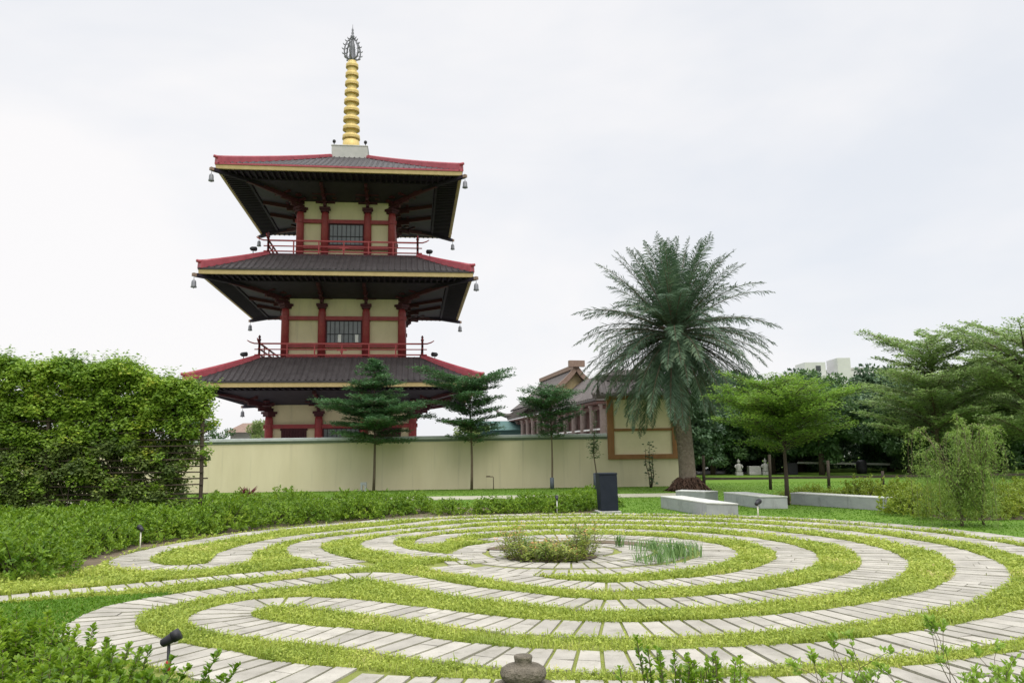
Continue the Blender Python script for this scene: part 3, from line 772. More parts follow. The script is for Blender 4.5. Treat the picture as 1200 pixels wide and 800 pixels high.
# ------------------------------------------------------------------ other things beyond the wall
m_ = MB(); m_.box(-5.2,1.8,92,97,0,4.4); TB = thing('shed', 'teal metal shed just showing over the wall beside the temple hall', 'shed')
m_.build('wall', M['teal'], TB)
m_ = MB(); m_.add([(-5.6,91.4,4.35),(2.2,91.4,4.35),(2.2,94.5,5.5),(-5.6,94.5,5.5),(2.2,97.6,4.35),(-5.6,97.6,4.35)], [(0,1,2,3),(3,2,4,5),(0,3,5),(1,4,2)]); m_.build('roof', M['teal'], TB)
HB = thing('house', 'small far house with a pinkish roof seen beneath the pagoda eave', 'house', (-24.0, 74, 0))
m_ = MB(); m_.box(-1.6,1.6,-1.5,1.5,0,4.0); m_.build('wall', M['concrete'], HB)
m_ = MB(); m_.add([(-2,-2,3.95),(2,-2,3.95),(1,0,4.85),(-1,0,4.85),(2,2,3.95),(-2,2,3.95)], [(0,1,2,3),(1,4,2),(4,5,3,2),(5,0,3)]); m_.build('roof', M['terracotta'], HB)

AB = thing('apartment_block', 'pale far apartment block with two rooftop towers above the trees', 'apartment block', (62, 160, 0))
m_ = MB(); m_.box(-7,10,0,12,0,16.4); m_.build('wall', M['apartment'], AB)
m_ = MB(); m_.box(-2.8,1.4,.5,6,16.4,19.0); m_.build('rooftop_tower', M['apartment'], AB)
m_ = MB(); m_.box(3.4,6.0,-.6,5,0,19.7); m_.build('rooftop_tower', M['apartment'], AB)
for i, (x0,x1,z0,z1) in enumerate([(-.6,.4,17.2,18.3)]):
    m_ = MB(); m_.box(x0,x1,.44,.5,z0,z1); m_.build('window', M['window_dark'], AB)
wmesh = None
for r_ in range(4):
    for c_ in range(6):
        m_ = MB(); m_.box(-.5,.5,-.06,-.004,-.7,.7)
        if wmesh is None: wmesh = m_.build('window', M['window_dark'], AB); o = wmesh
        else: o = wmesh.copy(); COL.objects.link(o)
        o.location = (-6 + c_*1.75 + (3 if c_ > 4 else 0), 0, 5.5 + r_*3.0)
GB = thing('low_block', 'flat grey far building right of the two rooftop towers', 'building', (76, 170, 0))
m_ = MB(); m_.box(-7,7,0,10,0,18.3); m_.build('wall', M['apartment'], GB)
m_ = MB(); m_.box(-7.2,7.2,-.2,10.2,18.3,18.7); m_.build('parapet', M['concrete'], GB)

# ------------------------------------------------------------------ trees
def branch_tube(mb, pts, r0_, r1_, n=5):
    k = len(pts); mb.tube(pts, [r0_+(r1_-r0_)*i/(k-1) for i in range(k)], n, False)

def layered_tree(name, label, loc, H, z0, prof, leaf, leafL, nt=9, nb=6, tr=.07, lean=(0,0), dens=1.0, group=None, bark='bark', wrap=False, rz=0.0, up=.0):
    """tiered tree: whorls of nearly level branches carrying flat sprays of small leaves. prof(t) = crown radius for t 0 low..1 top"""
    root = thing(name, label, 'tree', loc, rz, group)
    tk = MB(); lg = LG()
    tp = [Vector((lean[0]*t**1.4*H + .03*sin(5*t), lean[1]*t*H + .03*sin(4*t+1), H*t)) for t in (0,.15,.3,.45,.6,.75,.9,1.0)]
    tk.tube(tp, [tr*(1.15-.95*t) for t in (0,.15,.3,.45,.6,.75,.9,1.0)], 8)
    def trunk_at(z):
        t = z/H; return Vector((lean[0]*t**1.4*H + .03*sin(5*t), lean[1]*t*H + .03*sin(4*t+1), z))
    PP, DD = [], []
    for i in range(nt):
        tz = (i/(nt-1)); z = z0 + (H-.15-z0)*tz**.95 + random.uniform(-.12,.12)*(0 if i in (0,nt-1) else 1); dzt = (H-z0)/nt*.55
        R = prof(tz)
        a0 = random.uniform(0, 2*pi)
        for j in range(nb):
            a = a0 + 2*pi*j/nb + random.uniform(-.35,.35)
            Rb = R*random.uniform(.55,1.25); rise = random.uniform(.02,.20)*Rb + .12*Rb*tz + up*Rb*random.uniform(.5,1.2)
            base = trunk_at(min(H-.05, z + random.uniform(-dzt,dzt)))
            ns_ = max(4, int(Rb/.16))
            main = []
            for s_ in range(ns_+1):
                t = s_/ns_
                main.append(base + Vector((cos(a)*Rb*t, sin(a)*Rb*t, rise*(t**.7) - .07*Rb*t*t + random.uniform(-.015,.015))))
            branch_tube(tk, main, max(.014, tr*.34*Rb/2), .004, 4)
            for s_ in range(1, ns_+1):
                t = s_/ns_; p = main[s_]
                sub = (.20 + .42*(1-t)) * Rb * random.uniform(.55,1.0) * min(1, .35+1.8*t)
                for sd in (-1, 1):
                    aa = a + sd*random.uniform(.6,1.15)
                    ln = max(.12, sub); k = max(3, int(ln/.065*dens))
                    q = p + Vector((cos(aa)*ln, sin(aa)*ln, random.uniform(-.02,.08)*ln/.5))
                    if ln > .25: branch_tube(tk, [p, q], .007, .003, 3)
                    tt = np.linspace(.08, 1, k)[:,None]
                    seg = np.array(p)[None,:]*(1-tt) + np.array(q)[None,:]*tt
                    for _ in range(4):
                        PP.append(seg + rng.normal(0,.05,(k,3))*np.array([[1,1,1.0]]) + np.array([[0,0,.03]]))
                        ang = aa + rng.uniform(-1.5,1.5,k)
                        DD.append(np.stack([np.cos(ang), np.sin(ang), rng.uniform(-.1,.55,k)],1))
    PP, DD = np.concatenate(PP), np.concatenate(DD); n_ = len(PP)
    lg.leaves(PP, DD, rng.uniform(.7,1.3,n_)*leafL*1.18, rng.uniform(.42,.62,n_)*leafL*1.15)
    tk.build('trunk', M[bark], root); lg.build('crown', leaf, root)
    if wrap:
        wm_ = MB(); wm_.lathe([(.10,.02),(.10,.55),(.085,.56)], 10); wm_.build('trunk_wrap', M['blue_wrap'], root)
    return root

def pw(*kv):
    xs = [a for a,_ in kv]; ys = [b for _,b in kv]
    return lambda t: float(np.interp(t, xs, ys))
G1 = 'young layered trees along the wall'
layered_tree('layered_tree', 'young layered tree with a narrow spire top in front of the pagoda', (-6.95,40.0,0), 6.5, 2.45,
    pw((0,1.8),(.18,2.5),(.36,2.3),(.5,1.1),(.7,1.2),(.85,.75),(1,.25)), L_['layer'], .11, 12, 8, .065, (0.004,0), 1.0, G1, up=.10)
layered_tree('layered_tree', 'young layered tree with a wide top and bare gaps left of the temple hall', (-2.1,40.0,0), 5.3, 2.45,
    pw((0,1.1),(.15,1.5),(.3,1.25),(.55,1.6),(.8,2.3),(.92,2.2),(1,1.4)), L_['layer'], .11, 9, 7, .065, (-.01,0), .95, G1, up=.22)
layered_tree('layered_tree', 'young layered tree with bluish wrapped foot before the temple hall', (1.86,39.6,0), 4.9, 2.6,
    pw((0,.6),(.25,1.3),(.5,1.55),(.75,1.45),(.9,1.2),(1,.6)), L_['layer'], .10, 9, 7, .05, (.006,0), 1.0, G1, wrap=True, up=.2)
layered_tree('layered_tree', 'bright green umbrella shaped layered tree with a forked trunk behind the benches', (8.75,26.0,0), 3.9, 1.7,
    pw((0,1.4),(.2,1.95),(.5,2.1),(.8,1.6),(1,.7)), L_['layer_bright'], .075, 11, 7, .07, (-.014,0), 1.0, bark='bark_dark', up=.30)
T_R = layered_tree('layered_tree', 'tall layered tree with bare twigs at its upper left, right of the far apartment block', (25.3,48,0), 8.3, 2.0,
    pw((0,3.6),(.25,4.7),(.5,4.2),(.7,3.4),(.85,2.5),(1,1.0)), L_['layer_mid'], .14, 10, 6, .12, (0.01,0), .42, up=.42)
layered_tree('layered_tree', 'layered tree with long level boughs cut off by the right edge', (28.6,44,0), 7.4, 2.0,
    pw((0,3.2),(.3,4.0),(.6,3.6),(.85,2.9),(1,1.6)), L_['layer_mid'], .14, 9, 6, .12, (-.01,0), .42, up=.42)
layered_tree('layered_tree', 'broad layered tree filling the gap between the two tall layered trees', (31.0,52,0), 7.2, 1.8,
    pw((0,3.6),(.3,4.4),(.6,3.6),(.85,2.2),(1,.8)), L_['layer_mid'], .16, 9, 7, .13, (0,0), .48, up=.35)

def broad_meshes(name, H, R, z0, leaf, leafL, nclump, per, seed, bark='bark_dark', squash=.8):
    """trunk mesh and crown mesh of a bushy tree"""
    rs = np.random.default_rng(seed); lg = LG(); tk = MB()
    tk.tube([(0,0,0),(.05,.02,H*.25),(-.04,.05,H*.5),(.02,0,H*.8)], [.16*R/2,.13*R/2,.10*R/2,.04], 8)
    cz = (H+z0)/2; rz_ = (H-z0)/2
    for i in range(nclump):
        v = rs.normal(0,1,3); v /= np.linalg.norm(v); rad = rs.uniform(.25,1)**.5
        lob = 1 + .22*sin(3*math.atan2(v[1],v[0])+seed) + .15*sin(5*v[2]*2+seed*2)
        c = np.array([v[0]*R*rad*lob, v[1]*R*rad*lob, cz + v[2]*rz_*rad*(.85+.3*rs.random())])
        s_ = rs.uniform(.28,.55)*R*.5
        u = rs.normal(0,1,(per,3)); u /= np.linalg.norm(u,axis=1,keepdims=True)
        p = c + u*(rs.uniform(.35,1,(per,1))**.6)*np.array([[s_,s_,s_*squash*.75]])
        d = u*.7 + rs.normal(0,.5,(per,3)); d[:,2] -= .25
        lg.leaves(p, d, rs.uniform(.7,1.3,per)*leafL, rs.uniform(.4,.6,per)*leafL, up=u+np.array([[0,0,.6]]))
        if i % 5 == 0: branch_tube(tk, [(0,0,H*.3+rs.random()*H*.2), (c[0]*.5,c[1]*.5,(c[2]+H*.35)/2+.2), tuple(c)], .05*R/2, .012, 4)
    return tk, lg
def broad_tree(name, label, loc, H, R, z0, leaf, leafL, nclump=90, per=150, seed=1, group=None, cat='tree'):
    root = thing(name, label, cat, loc, 0, group)
    tk, lg = broad_meshes(name, H, R, z0, leaf, leafL, nclump, per, seed)
    tk.build('trunk', M['bark_dark'], root); lg.build('crown', leaf, root)
    return root
GD = 'dense dark trees along the far edge of the garden'
LBL_D = 'dense dark green tree in the row along the far edge of the garden'
protos = [broad_tree('dark_tree', LBL_D, (16,60,0), 7.4, 3.4, 0.5, L_['dark'], .34, 120, 190, 3, GD),
          broad_tree('dark_tree', LBL_D, (22,62,0), 6.6, 3.8, .4, L_['dark'], .34, 120, 190, 5, GD),
          broad_tree('dark_tree', LBL_D, (28,60,0), 8.0, 3.2, .6, L_['dark'], .34, 120, 190, 9, GD)]
spots = [(12.5,62,.85),(34,62,1.0),(39,60,1.05),(45,61,1.1),(19,67,1.0),(25,67,1.05),(31.5,66,1.0),(37,67,1.0),(43,67,1.1),(49,66,1.1),(14.5,70,.95)]
for i, (x_, y_, s_) in enumerate(spots):
    dup(protos[i % 3], (x_, y_, 0), 1.3*i, LBL_D, s_, GD)
broad_tree('round_tree', 'round mid green tree left of the tall layered tree, in front of the dark row', (20.6,54,0), 6.9, 2.6, 1.2, L_['mid'], .28, 90, 170, 13)
broad_tree('round_tree', 'loose mid green tree behind the bright umbrella tree, below the far apartment block', (18.6,58,0), 7.0, 2.6, 1.4, L_['mid'], .28, 90, 170, 14)
broad_tree('round_tree', 'leafy tree seen through the right side of the palm crown', (11.2,52,0), 5.6, 2.4, .8, L_['dark'], .26, 90, 170, 15)
broad_tree('round_tree', 'low mid green tree between the tall layered trees, in front of the dark row', (27.0,55,0), 5.6, 2.8, .5, L_['mid'], .26, 80, 170, 16)
broad_tree('round_tree', 'low mid green tree left of the bright umbrella tree, in front of the dark row', (14.3,58,0), 5.6, 2.5, .9, L_['mid'], .26, 80, 170, 17)
broad_tree('round_tree', 'low mid green tree behind the willow at the right edge', (33.0,55,0), 5.4, 2.8, .5, L_['mid'], .26, 80, 170, 18)
# understorey of the far wood
lg = LG(); n_ = 60000
x = rng.uniform(9,62,n_); y = rng.uniform(70,76,n_); z = rng.uniform(0,6.2,n_)*(.8+.2*np.sin(x*.9))
lg.leaves(np.stack([x,y,z],1), unit(n_), rng.uniform(.3,.55,n_), rng.uniform(.16,.26,n_))
o = lg.build('far_woods', L_['dark']); o['label'] = 'dark mass of woods behind the garden trees'; stuff(o)
# beyond the wall
GW_ = 'green trees far beyond the boundary wall'
broad_tree('far_tree', 'dark green far tree peeping over the wall beside the trellis', (-27.2,70,0), 5.8, 2.3, .5, L_['mid'], .2, 45, 150, 21, GW_)
broad_tree('far_tree', 'light green far bush tree under the pagoda eave right of the pinkish roof', (-21.6,70,0), 5.2, 2.2, .5, L_['pale'], .2, 45, 150, 22, GW_)
broad_tree('far_tree', 'pale feathery far tree showing between the two wide layered trees over the wall', (-4.0,72,0), 5.0, 1.9, .5, L_['pale'], .22, 40, 130, 23, GW_)

# ------------------------------------------------------------------ date palm
PM = thing('date_palm', 'large date palm with a full round crown of grey green fronds', 'palm', (7.75, 36.0, 0))
tk = MB(); lt = Vector((-.30,0,5.6))
tpts = [Vector((lt.x*(t**1.3), 0, 6.95*t)) for t in np.linspace(0,1,12)]
tk.tube(tpts, [.42,.38,.36,.35,.34,.34,.34,.34,.35,.38,.42,.36], 18)
for i in range(58):          # old leaf bases round the trunk
    z = .55 + i*.108; c = Vector((lt.x*((z/5.6)**1.3),0,z))
    for j in range(9):
        a = 2*pi*(j+.5*(i%2))/9 + i*.09; rd = .345 + (.05 if z > 4.3 else 0)
        d = Vector((cos(a),sin(a),0)); s_ = Vector((-sin(a),cos(a),0))
        p = c + d*(rd-.04)
        vs_ = [p - s_*.12, p + s_*.12, p + s_*.07 + d*.05 + Vector((0,0,.15)), p - s_*.07 + d*.05 + Vector((0,0,.15)), p+d*(-.02)+Vector((0,0,.2))]
        tk.add(vs_, [(0,1,2,3),(3,2,4)])
tk.build('trunk', M['palmbark'], PM)
rt = MB(); prof_ = [(.74,0),(.68,.12),(.58,.26),(.46,.42),(.38,.55)]
rt.lathe(prof_, 22)
for k in range(260):
    a = random.uniform(0,2*pi); z = random.uniform(.1,.6); r_ = float(np.interp(z,[0,.14,.30,.46,.6],[.85,.8,.66,.5,.4]))
    p0 = Vector((cos(a)*r_, sin(a)*r_, z)); da = random.uniform(-.25,.25); r2 = min(1.15, r_+random.uniform(.08,.3)); z2 = max(0, z-random.uniform(.15,.4))
    rt.tube([p0-Vector((cos(a),sin(a),0))*.05, p0+Vector((cos(a),sin(a),0))*.05, Vector((cos(a+da)*r2, sin(a+da)*r2, z2))], [.03,.026,.012], 4)
o = rt.build('root_mound', M['palmroot'], PM)
for v in o.data.vertices:
    v.co.x *= 1 + .05*sin(v.co.z*17+v.co.y*9); v.co.y *= 1 + .05*cos(v.co.z*13+v.co.x*8)
lg = LG(); rc = MB(); cr0 = np.array([lt.x-.05, 0, 7.1])
NF = 168
for i in range(NF):
    t = (i+.5)/NF
    e = radians(88 - 150*t**.95 + random.uniform(-10,10)); a = i*2.39996 + random.uniform(-.3,.3)
    Lf = (4.35 if t < .3 else 4.55 if t < .6 else 4.7)*random.uniform(.86,1.08)
    ns_ = 18; pts_ = [cr0 + np.array([cos(a)*.15, sin(a)*.15, .25*(1-2*t)])]
    el = e
    for s_ in range(ns_):
        d = np.array([cos(a)*cos(el), sin(a)*cos(el), sin(el)])
        pts_.append(pts_[-1] + d*Lf/ns_)
        el -= radians(.8 + 4.6*(s_/ns_)**1.2) * max(.42, cos(el)) * (.75 if t < .3 else 1.15)
        el = max(el, radians(-86))
    rc.tube([tuple(p) for p in pts_], [.035*(1-s_/(ns_+3)) for s_ in range(ns_+1)], 4, False)
    pts_ = np.array(pts_)
    m2 = 108
    tt = np.linspace(.12, 1.0, m2); idx = tt*ns_; i0 = np.minimum(idx.astype(int), ns_-1); fr = (idx-i0)[:,None]
    P = pts_[i0]*(1-fr) + pts_[i0+1]*fr
    Tg = pts_[i0+1]-pts_[i0]; Tg /= np.linalg.norm(Tg,axis=1,keepdims=True)
    side = np.cross(Tg, np.array([[0,0,1.]])); nl = np.linalg.norm(side,axis=1,keepdims=True)
    side = np.where(nl > .05, side/np.maximum(nl,1e-5), np.array([[-sin(a),cos(a),0]]))
    nrm = np.cross(side, Tg)
    for sg in (-1,1):
        D = Tg*.70 + side*sg*.80 + nrm*rng.uniform(.05,.5,(m2,1)) + rng.normal(0,.21,(m2,3)); D[:,2] -= .34
        ll = .60*np.sin(np.clip(tt*.9+.12,0,1)*pi)**.6*rng.uniform(.6,1.15,m2) + .08
        lg.leaves(P, D, ll, .033, up=nrm, droop=.12)
lg.build('crown', L_['palm'], PM); rc.build('frond_stems', M['bark'], PM)

# ------------------------------------------------------------------ sapling and climbing plant by the wall
SP = thing('sapling', 'thin sapling with a tuft of leaves halfway up, left of the brown framed panel', 'sapling', (3.95,39.2,0))
tk = MB(); tk.tube([(0,0,0),(.05,0,.8),(-.06,0,1.7),(.0,0,2.6),(.02,0,3.75)], [.04,.035,.03,.022,.008], 6); 
lg = LG(); n_ = 420; z = np.clip(rng.normal(2.05,.33,n_),1.5,3.6)
lg.leaves(np.stack([rng.normal(0,.13,n_),rng.normal(0,.13,n_),z],1), flatdir(n_,-.5,.4), rng.uniform(.1,.18,n_), rng.uniform(.05,.08,n_))
n_ = 90; lg.leaves(np.stack([rng.normal(0,.09,n_),rng.normal(0,.09,n_),rng.uniform(2.3,3.8,n_)],1), flatdir(n_,-.3,.6), .12, .05)
for k in range(5):
    zz = 1.7+.35*k; tk.tube([(0,0,zz),(.15*cos(k*2.2),.15*sin(k*2.2),zz+.18)], [.012,.006], 4)
tk.build('trunk', M['bark'], SP); lg.build('foliage', L_['mid'], SP)
wm_ = MB(); wm_.lathe([(.10,.02),(.10,.75),(.08,.76)], 10); wm_.build('trunk_wrap', M['blue_wrap'], SP)
CP = thing('climbing_plant', 'spindly plant with sparse round leaves against the wall under the framed panel', 'plant', (6.7,39.6,0))
tk = MB(); lg = LG()
for k, (dx, h) in enumerate(((0,2.25),(-.18,1.9),(.15,1.7))):
    pp = [(dx*.2,0,0),(dx*.7+.05,0,.6),(dx-.05,.0,1.2),(dx*1.1,0,h)]
    tk.tube(pp, [.03,.024,.018,.008], 5)
n_ = 150; z = np.concatenate([rng.uniform(.1,1.2,90), rng.uniform(1.2,2.3,60)])
lg.leaves(np.stack([rng.normal(0,.15,n_)+.0,rng.normal(0,.1,n_),z],1), flatdir(n_,-.5,.3), rng.uniform(.12,.2,n_), rng.uniform(.1,.15,n_))
tk.build('stem', M['bark_dark'], CP); lg.build('foliage', L_['dark'], CP)

# ------------------------------------------------------------------ trellis and vine
TR = thing('trellis', 'tall aged bamboo trellis of poles overgrown with vine', 'trellis', (0, 21, 0))
pole = None
for x_ in (-24.0,-20.2,-16.2,-12.2,-8.15):
    m_ = MB(); m_.tube([(0,0,0),(.02,0,1.2),(-.01,0,2.4),(.0,0,3.55)], [.055,.052,.05,.048], 8)
    if pole is None: pole = m_.build('post', M['bamboo'], TR); o = pole
    else: o = pole.copy(); COL.objects.link(o)
    o.location = (x_, 0, 0)
for i in range(17):
    z = .55 + i*.172 + random.uniform(-.02,.02); m_ = MB(); pts_ = []
    for j in range(9): pts_.append((-24.3 + j*(16.25+random.uniform(-.05,.08)*(j == 8))/8, -.07 if i % 2 else .07, z + random.uniform(-.025,.025)))
    m_.tube(pts_, .020, 6); m_.build('rail', M['bamboo'], TR)
VN = thing('vine', 'bright green climbing vine mounded over the top of the bamboo trellis', 'vine', (0,21,0))
tk = MB(); lg = LG(); ld = LG()
for k in range(46):
    x_ = random.uniform(-23,-9.9); pp = [(x_,random.uniform(-.15,.15),0)]
    for s_ in range(6): pp.append((pp[-1][0]+random.uniform(-.35,.35), random.uniform(-.2,.2), pp[-1][2]+random.uniform(.5,.75)))
    tk.tube(pp, [.016,.014,.012,.010,.008,.007,.005], 4, False)
tk.build('stem', M['bark_dark'], VN)
def vtop(x): return 4.15 + .10*np.sin(x*1.7+.6) + .12*np.sin(x*4.1) + np.interp(x, [-24,-14,-12.5,-11,-9.8,-8.9,-7.9], [.2,.15,.25,.1,-.12,-.3,-.42])
cl_n = 3600
cx_ = np.where(rng.random(cl_n) < .22, rng.uniform(-24,-15,cl_n), rng.uniform(-15.2,-7.95,cl_n)); cy_ = rng.normal(0,.22,cl_n); top = vtop(cx_)
cz_ = top - rng.exponential(.5, cl_n)
lowm = rng.random(cl_n) < .60
cz_ = np.where(lowm, rng.uniform(.3,3.4,cl_n), cz_); cy_ = np.where(lowm, rng.uniform(-.32,.5,cl_n), cy_)
# gaps where the poles show
gap = (np.sin(cx_*1.9+cz_*1.3)*np.sin(cz_*3.6+cx_*.7) < -.36) & (cz_ < 2.9) & (cy_ < .3)
gap |= (cx_ > -8.7 + .25*np.sin(cz_*4)) & (cz_ < 1.7)
keep = ~gap & (cz_ > .25); keep &= ~((cx_ > -9.0) & (rng.random(cl_n) < .45)); keep &= ~((cx_ > -8.25) & (rng.random(cl_n) < .5))
cx_, cy_, cz_ = cx_[keep], cy_[keep], cz_[keep]
for i in range(len(cx_)):
    per = 64; u = unit(per); s_ = random.uniform(.12,.27)
    p = np.array([cx_[i],cy_[i],cz_[i]]) + u*(rng.random((per,1))**.5)*np.array([[s_*1.15,s_*.8,s_*.85]])
    d = flatdir(per,-.8,.35)
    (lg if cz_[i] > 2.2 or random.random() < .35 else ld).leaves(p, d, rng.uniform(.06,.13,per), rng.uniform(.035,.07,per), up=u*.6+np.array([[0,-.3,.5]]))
nb_ = 1050
bx = rng.uniform(-15.4,-8.5,nb_); bz = rng.uniform(.2,3.75,nb_); by = rng.uniform(.25,.75,nb_)
for i in range(nb_):
    per = 46; u = unit(per); s_ = random.uniform(.14,.30)
    if bx[i] > -8.75 and bz[i] < 1.75: continue
    p = np.array([bx[i],by[i],bz[i]]) + u*(rng.random((per,1))**.5)*s_
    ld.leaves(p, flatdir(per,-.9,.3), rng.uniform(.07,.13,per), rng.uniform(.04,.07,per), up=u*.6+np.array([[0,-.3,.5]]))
# loose shoots above the mound
for k in range(260):
    x_ = random.uniform(-16,-7.9); zt_ = float(vtop(np.array([x_]))[0]); h = random.uniform(.15,.55); dx = random.uniform(-.4,.5); m3 = 16
    t = np.linspace(0,1,m3)[:,None]
    p = np.array([[x_,0,zt_-.15]]) + np.concatenate([t*dx, t*random.uniform(-.3,.2), h*t-.25*abs(dx)*t*t],1)
    lg.leaves(p, flatdir(m3,-.4,.4), rng.uniform(.06,.12,m3), .05)
lg.build('foliage', L_['vine'], VN); ld.build('old_foliage', L_['vine_dark'], VN)

# ------------------------------------------------------------------ hedge shrubs
def shrub_proto(name, label, cat, leaf, R, H, nros, per, LL, group, fold=0.0, seed=0, stems=7, zlow=.12):
    root = thing(name, label, cat, (0,0,0), 0, group)
    tk = MB(); lg = LG()
    for k in range(stems):
        a = 2*pi*k/stems + random.uniform(-.3,.3); q = random.uniform(.3,.75)
        tk.tube([(.03*cos(a),.03*sin(a),0),(R*q*.5*cos(a),R*q*.5*sin(a),H*.4),(R*q*cos(a),R*q*sin(a),H*.85)], [.014,.010,.005], 5, False)
    v = unit(nros); v[:,2] = np.abs(v[:,2])*1.0
    a = np.arctan2(v[:,1], v[:,0])
    lump = 1 + .12*np.sin(3*a+seed) + .10*np.sin(5*a+2*seed+3*v[:,2]) + .08*np.sin(9*a+seed)
    rad = (rng.uniform(.3,1,nros)**.45)[:,None]*lump[:,None]
    c = v*rad*np.array([[R,R,H*.95]]); c[:,2] = np.maximum(c[:,2], zlow*H*rng.random(nros)) + rng.uniform(0,.06,nros)*H
    for i in range(nros):
        ax = v[i]*.6 + np.array([0,0,.75]) + rng.normal(0,.25,3); ax /= np.linalg.norm(ax)
        d = unit(per); d = d - np.outer(d@ax, ax); d /= np.maximum(np.linalg.norm(d,axis=1,keepdims=True),1e-5)
        d = d*.8 + ax*rng.uniform(.2,1.1,(per,1))
        p = c[i] + ax*rng.uniform(-.5,.6,(per,1))*LL*1.2
        lg.leaves(p, d, rng.uniform(.7,1.2,per)*LL, rng.uniform(.38,.52,per)*LL, up=np.tile(ax,(per,1)), fold=fold)
    tk.build('stem', M['bark_dark'], root); lg.build('foliage', leaf, root)
    return root
GH = 'clipped green shrubs massed in the bed left of the labyrinth'; LH = 'low leafy green shrub massed in the bed left of the labyrinth'
hp = [shrub_proto('shrub', LH, 'shrub', L_['hedge'], .82, .66, 400, 9, .088, GH, 0, s_) for s_ in (1,2,4)]
used = [False]*3
def put_shrub(i, x_, y_, s_, label=LH, group=GH):
    k = i % 3
    sc_ = (s_*random.uniform(.9,1.15), s_*random.uniform(.9,1.15), s_*random.uniform(.85,1.12))
    if not used[k] and label == LH:
        used[k] = True; hp[k].location = (x_,y_,0); hp[k].rotation_euler = (0,0,random.uniform(0,6)); hp[k].scale = sc_
    else: dup(hp[k], (x_,y_,0), random.uniform(0,6), label, sc_, group)
hs = []
for y_ in np.arange(12.7, 21.0, 1.05):
    xr = np.interp(y_, [12.3,13.5,14.8,17,18.8,20.5,22], [-7.7,-7.95,-8.3,-8.15,-7.7,-6.9,-6.1])
    x_ = xr
    while x_ > -max(10.2, y_*.70+1.0):
        hs.append((x_+random.uniform(-.15,.15), y_+random.uniform(-.15,.15), random.uniform(.85,1.12))); x_ -= 1.12
for x_, y_ in [(-6.3,21.5),(-5.5,22.2),(-4.4,23.0),(-7.3,21.9),(-8.4,22.1),(-6.5,22.7),(-7.6,23.4),(-8.8,23.2),(-9.6,22.0),(-5.6,23.3),(-6.6,24.3),(-7.9,24.8),(-9.2,24.6),(-4.7,23.8),(-5.4,24.9),(-6.6,25.8),(-3.8,24.2),(-4.3,25.5),(-10.4,24.0),(-10.6,26),(-9,26.4),(-7.6,26.8),(-3.2,25.2)]:
    hs.append((x_, y_, random.uniform(.78,1.0)))
for i, q in enumerate(hs): put_shrub(i, *q)
GS = 'small bushes in a row behind the far side of the labyrinth'
LS = 'small green bush in the row behind the far side of the labyrinth'
for i, (x_,y_,s_) in enumerate([(-1.95,24.2,.62),(-.75,24.5,.78),(-.05,24.4,.62),(.5,25.0,.8),(1.25,24.3,.66),(1.75,24.9,.85),(2.3,25.6,.8),(1.0,26.0,.8),(2.4,27.2,.85),(3.0,26.4,.6)]):
    put_shrub(i, x_, y_, s_, LS, GS)
GRH = 'yellow green hedge shrubs in the bed behind the willow'; LRH = 'yellow green hedge shrub in the bed behind the willow'
rp = [shrub_proto('hedge_shrub', LRH, 'shrub', L_['hedge_r'], .95, .85, 420, 9, .085, GRH, 0, s_) for s_ in (3,5)]
rs_ = []
for y_ in np.arange(20.4, 30, 1.1):
    x_ = np.interp(y_, [20,21.5,23,25,27,30], [10.5,10.7,11.2,11.8,10.2,9.4])
    while x_ < y_*.72+1.2:
        rs_.append((x_+random.uniform(-.2,.2), y_+random.uniform(-.2,.2), random.uniform(.68,.9)*(.6 if y_ > 26 else 1))); x_ += 1.25
for i, (x_,y_,s_) in enumerate(rs_):
    sc_ = (s_*random.uniform(.9,1.2), s_*random.uniform(.9,1.2), s_*random.uniform(.85,1.1))
    if i < 2: rp[i].location = (x_,y_,0); rp[i].scale = sc_
    else: dup(rp[i % 2], (x_,y_,0), random.uniform(0,6), LRH, sc_, GRH)

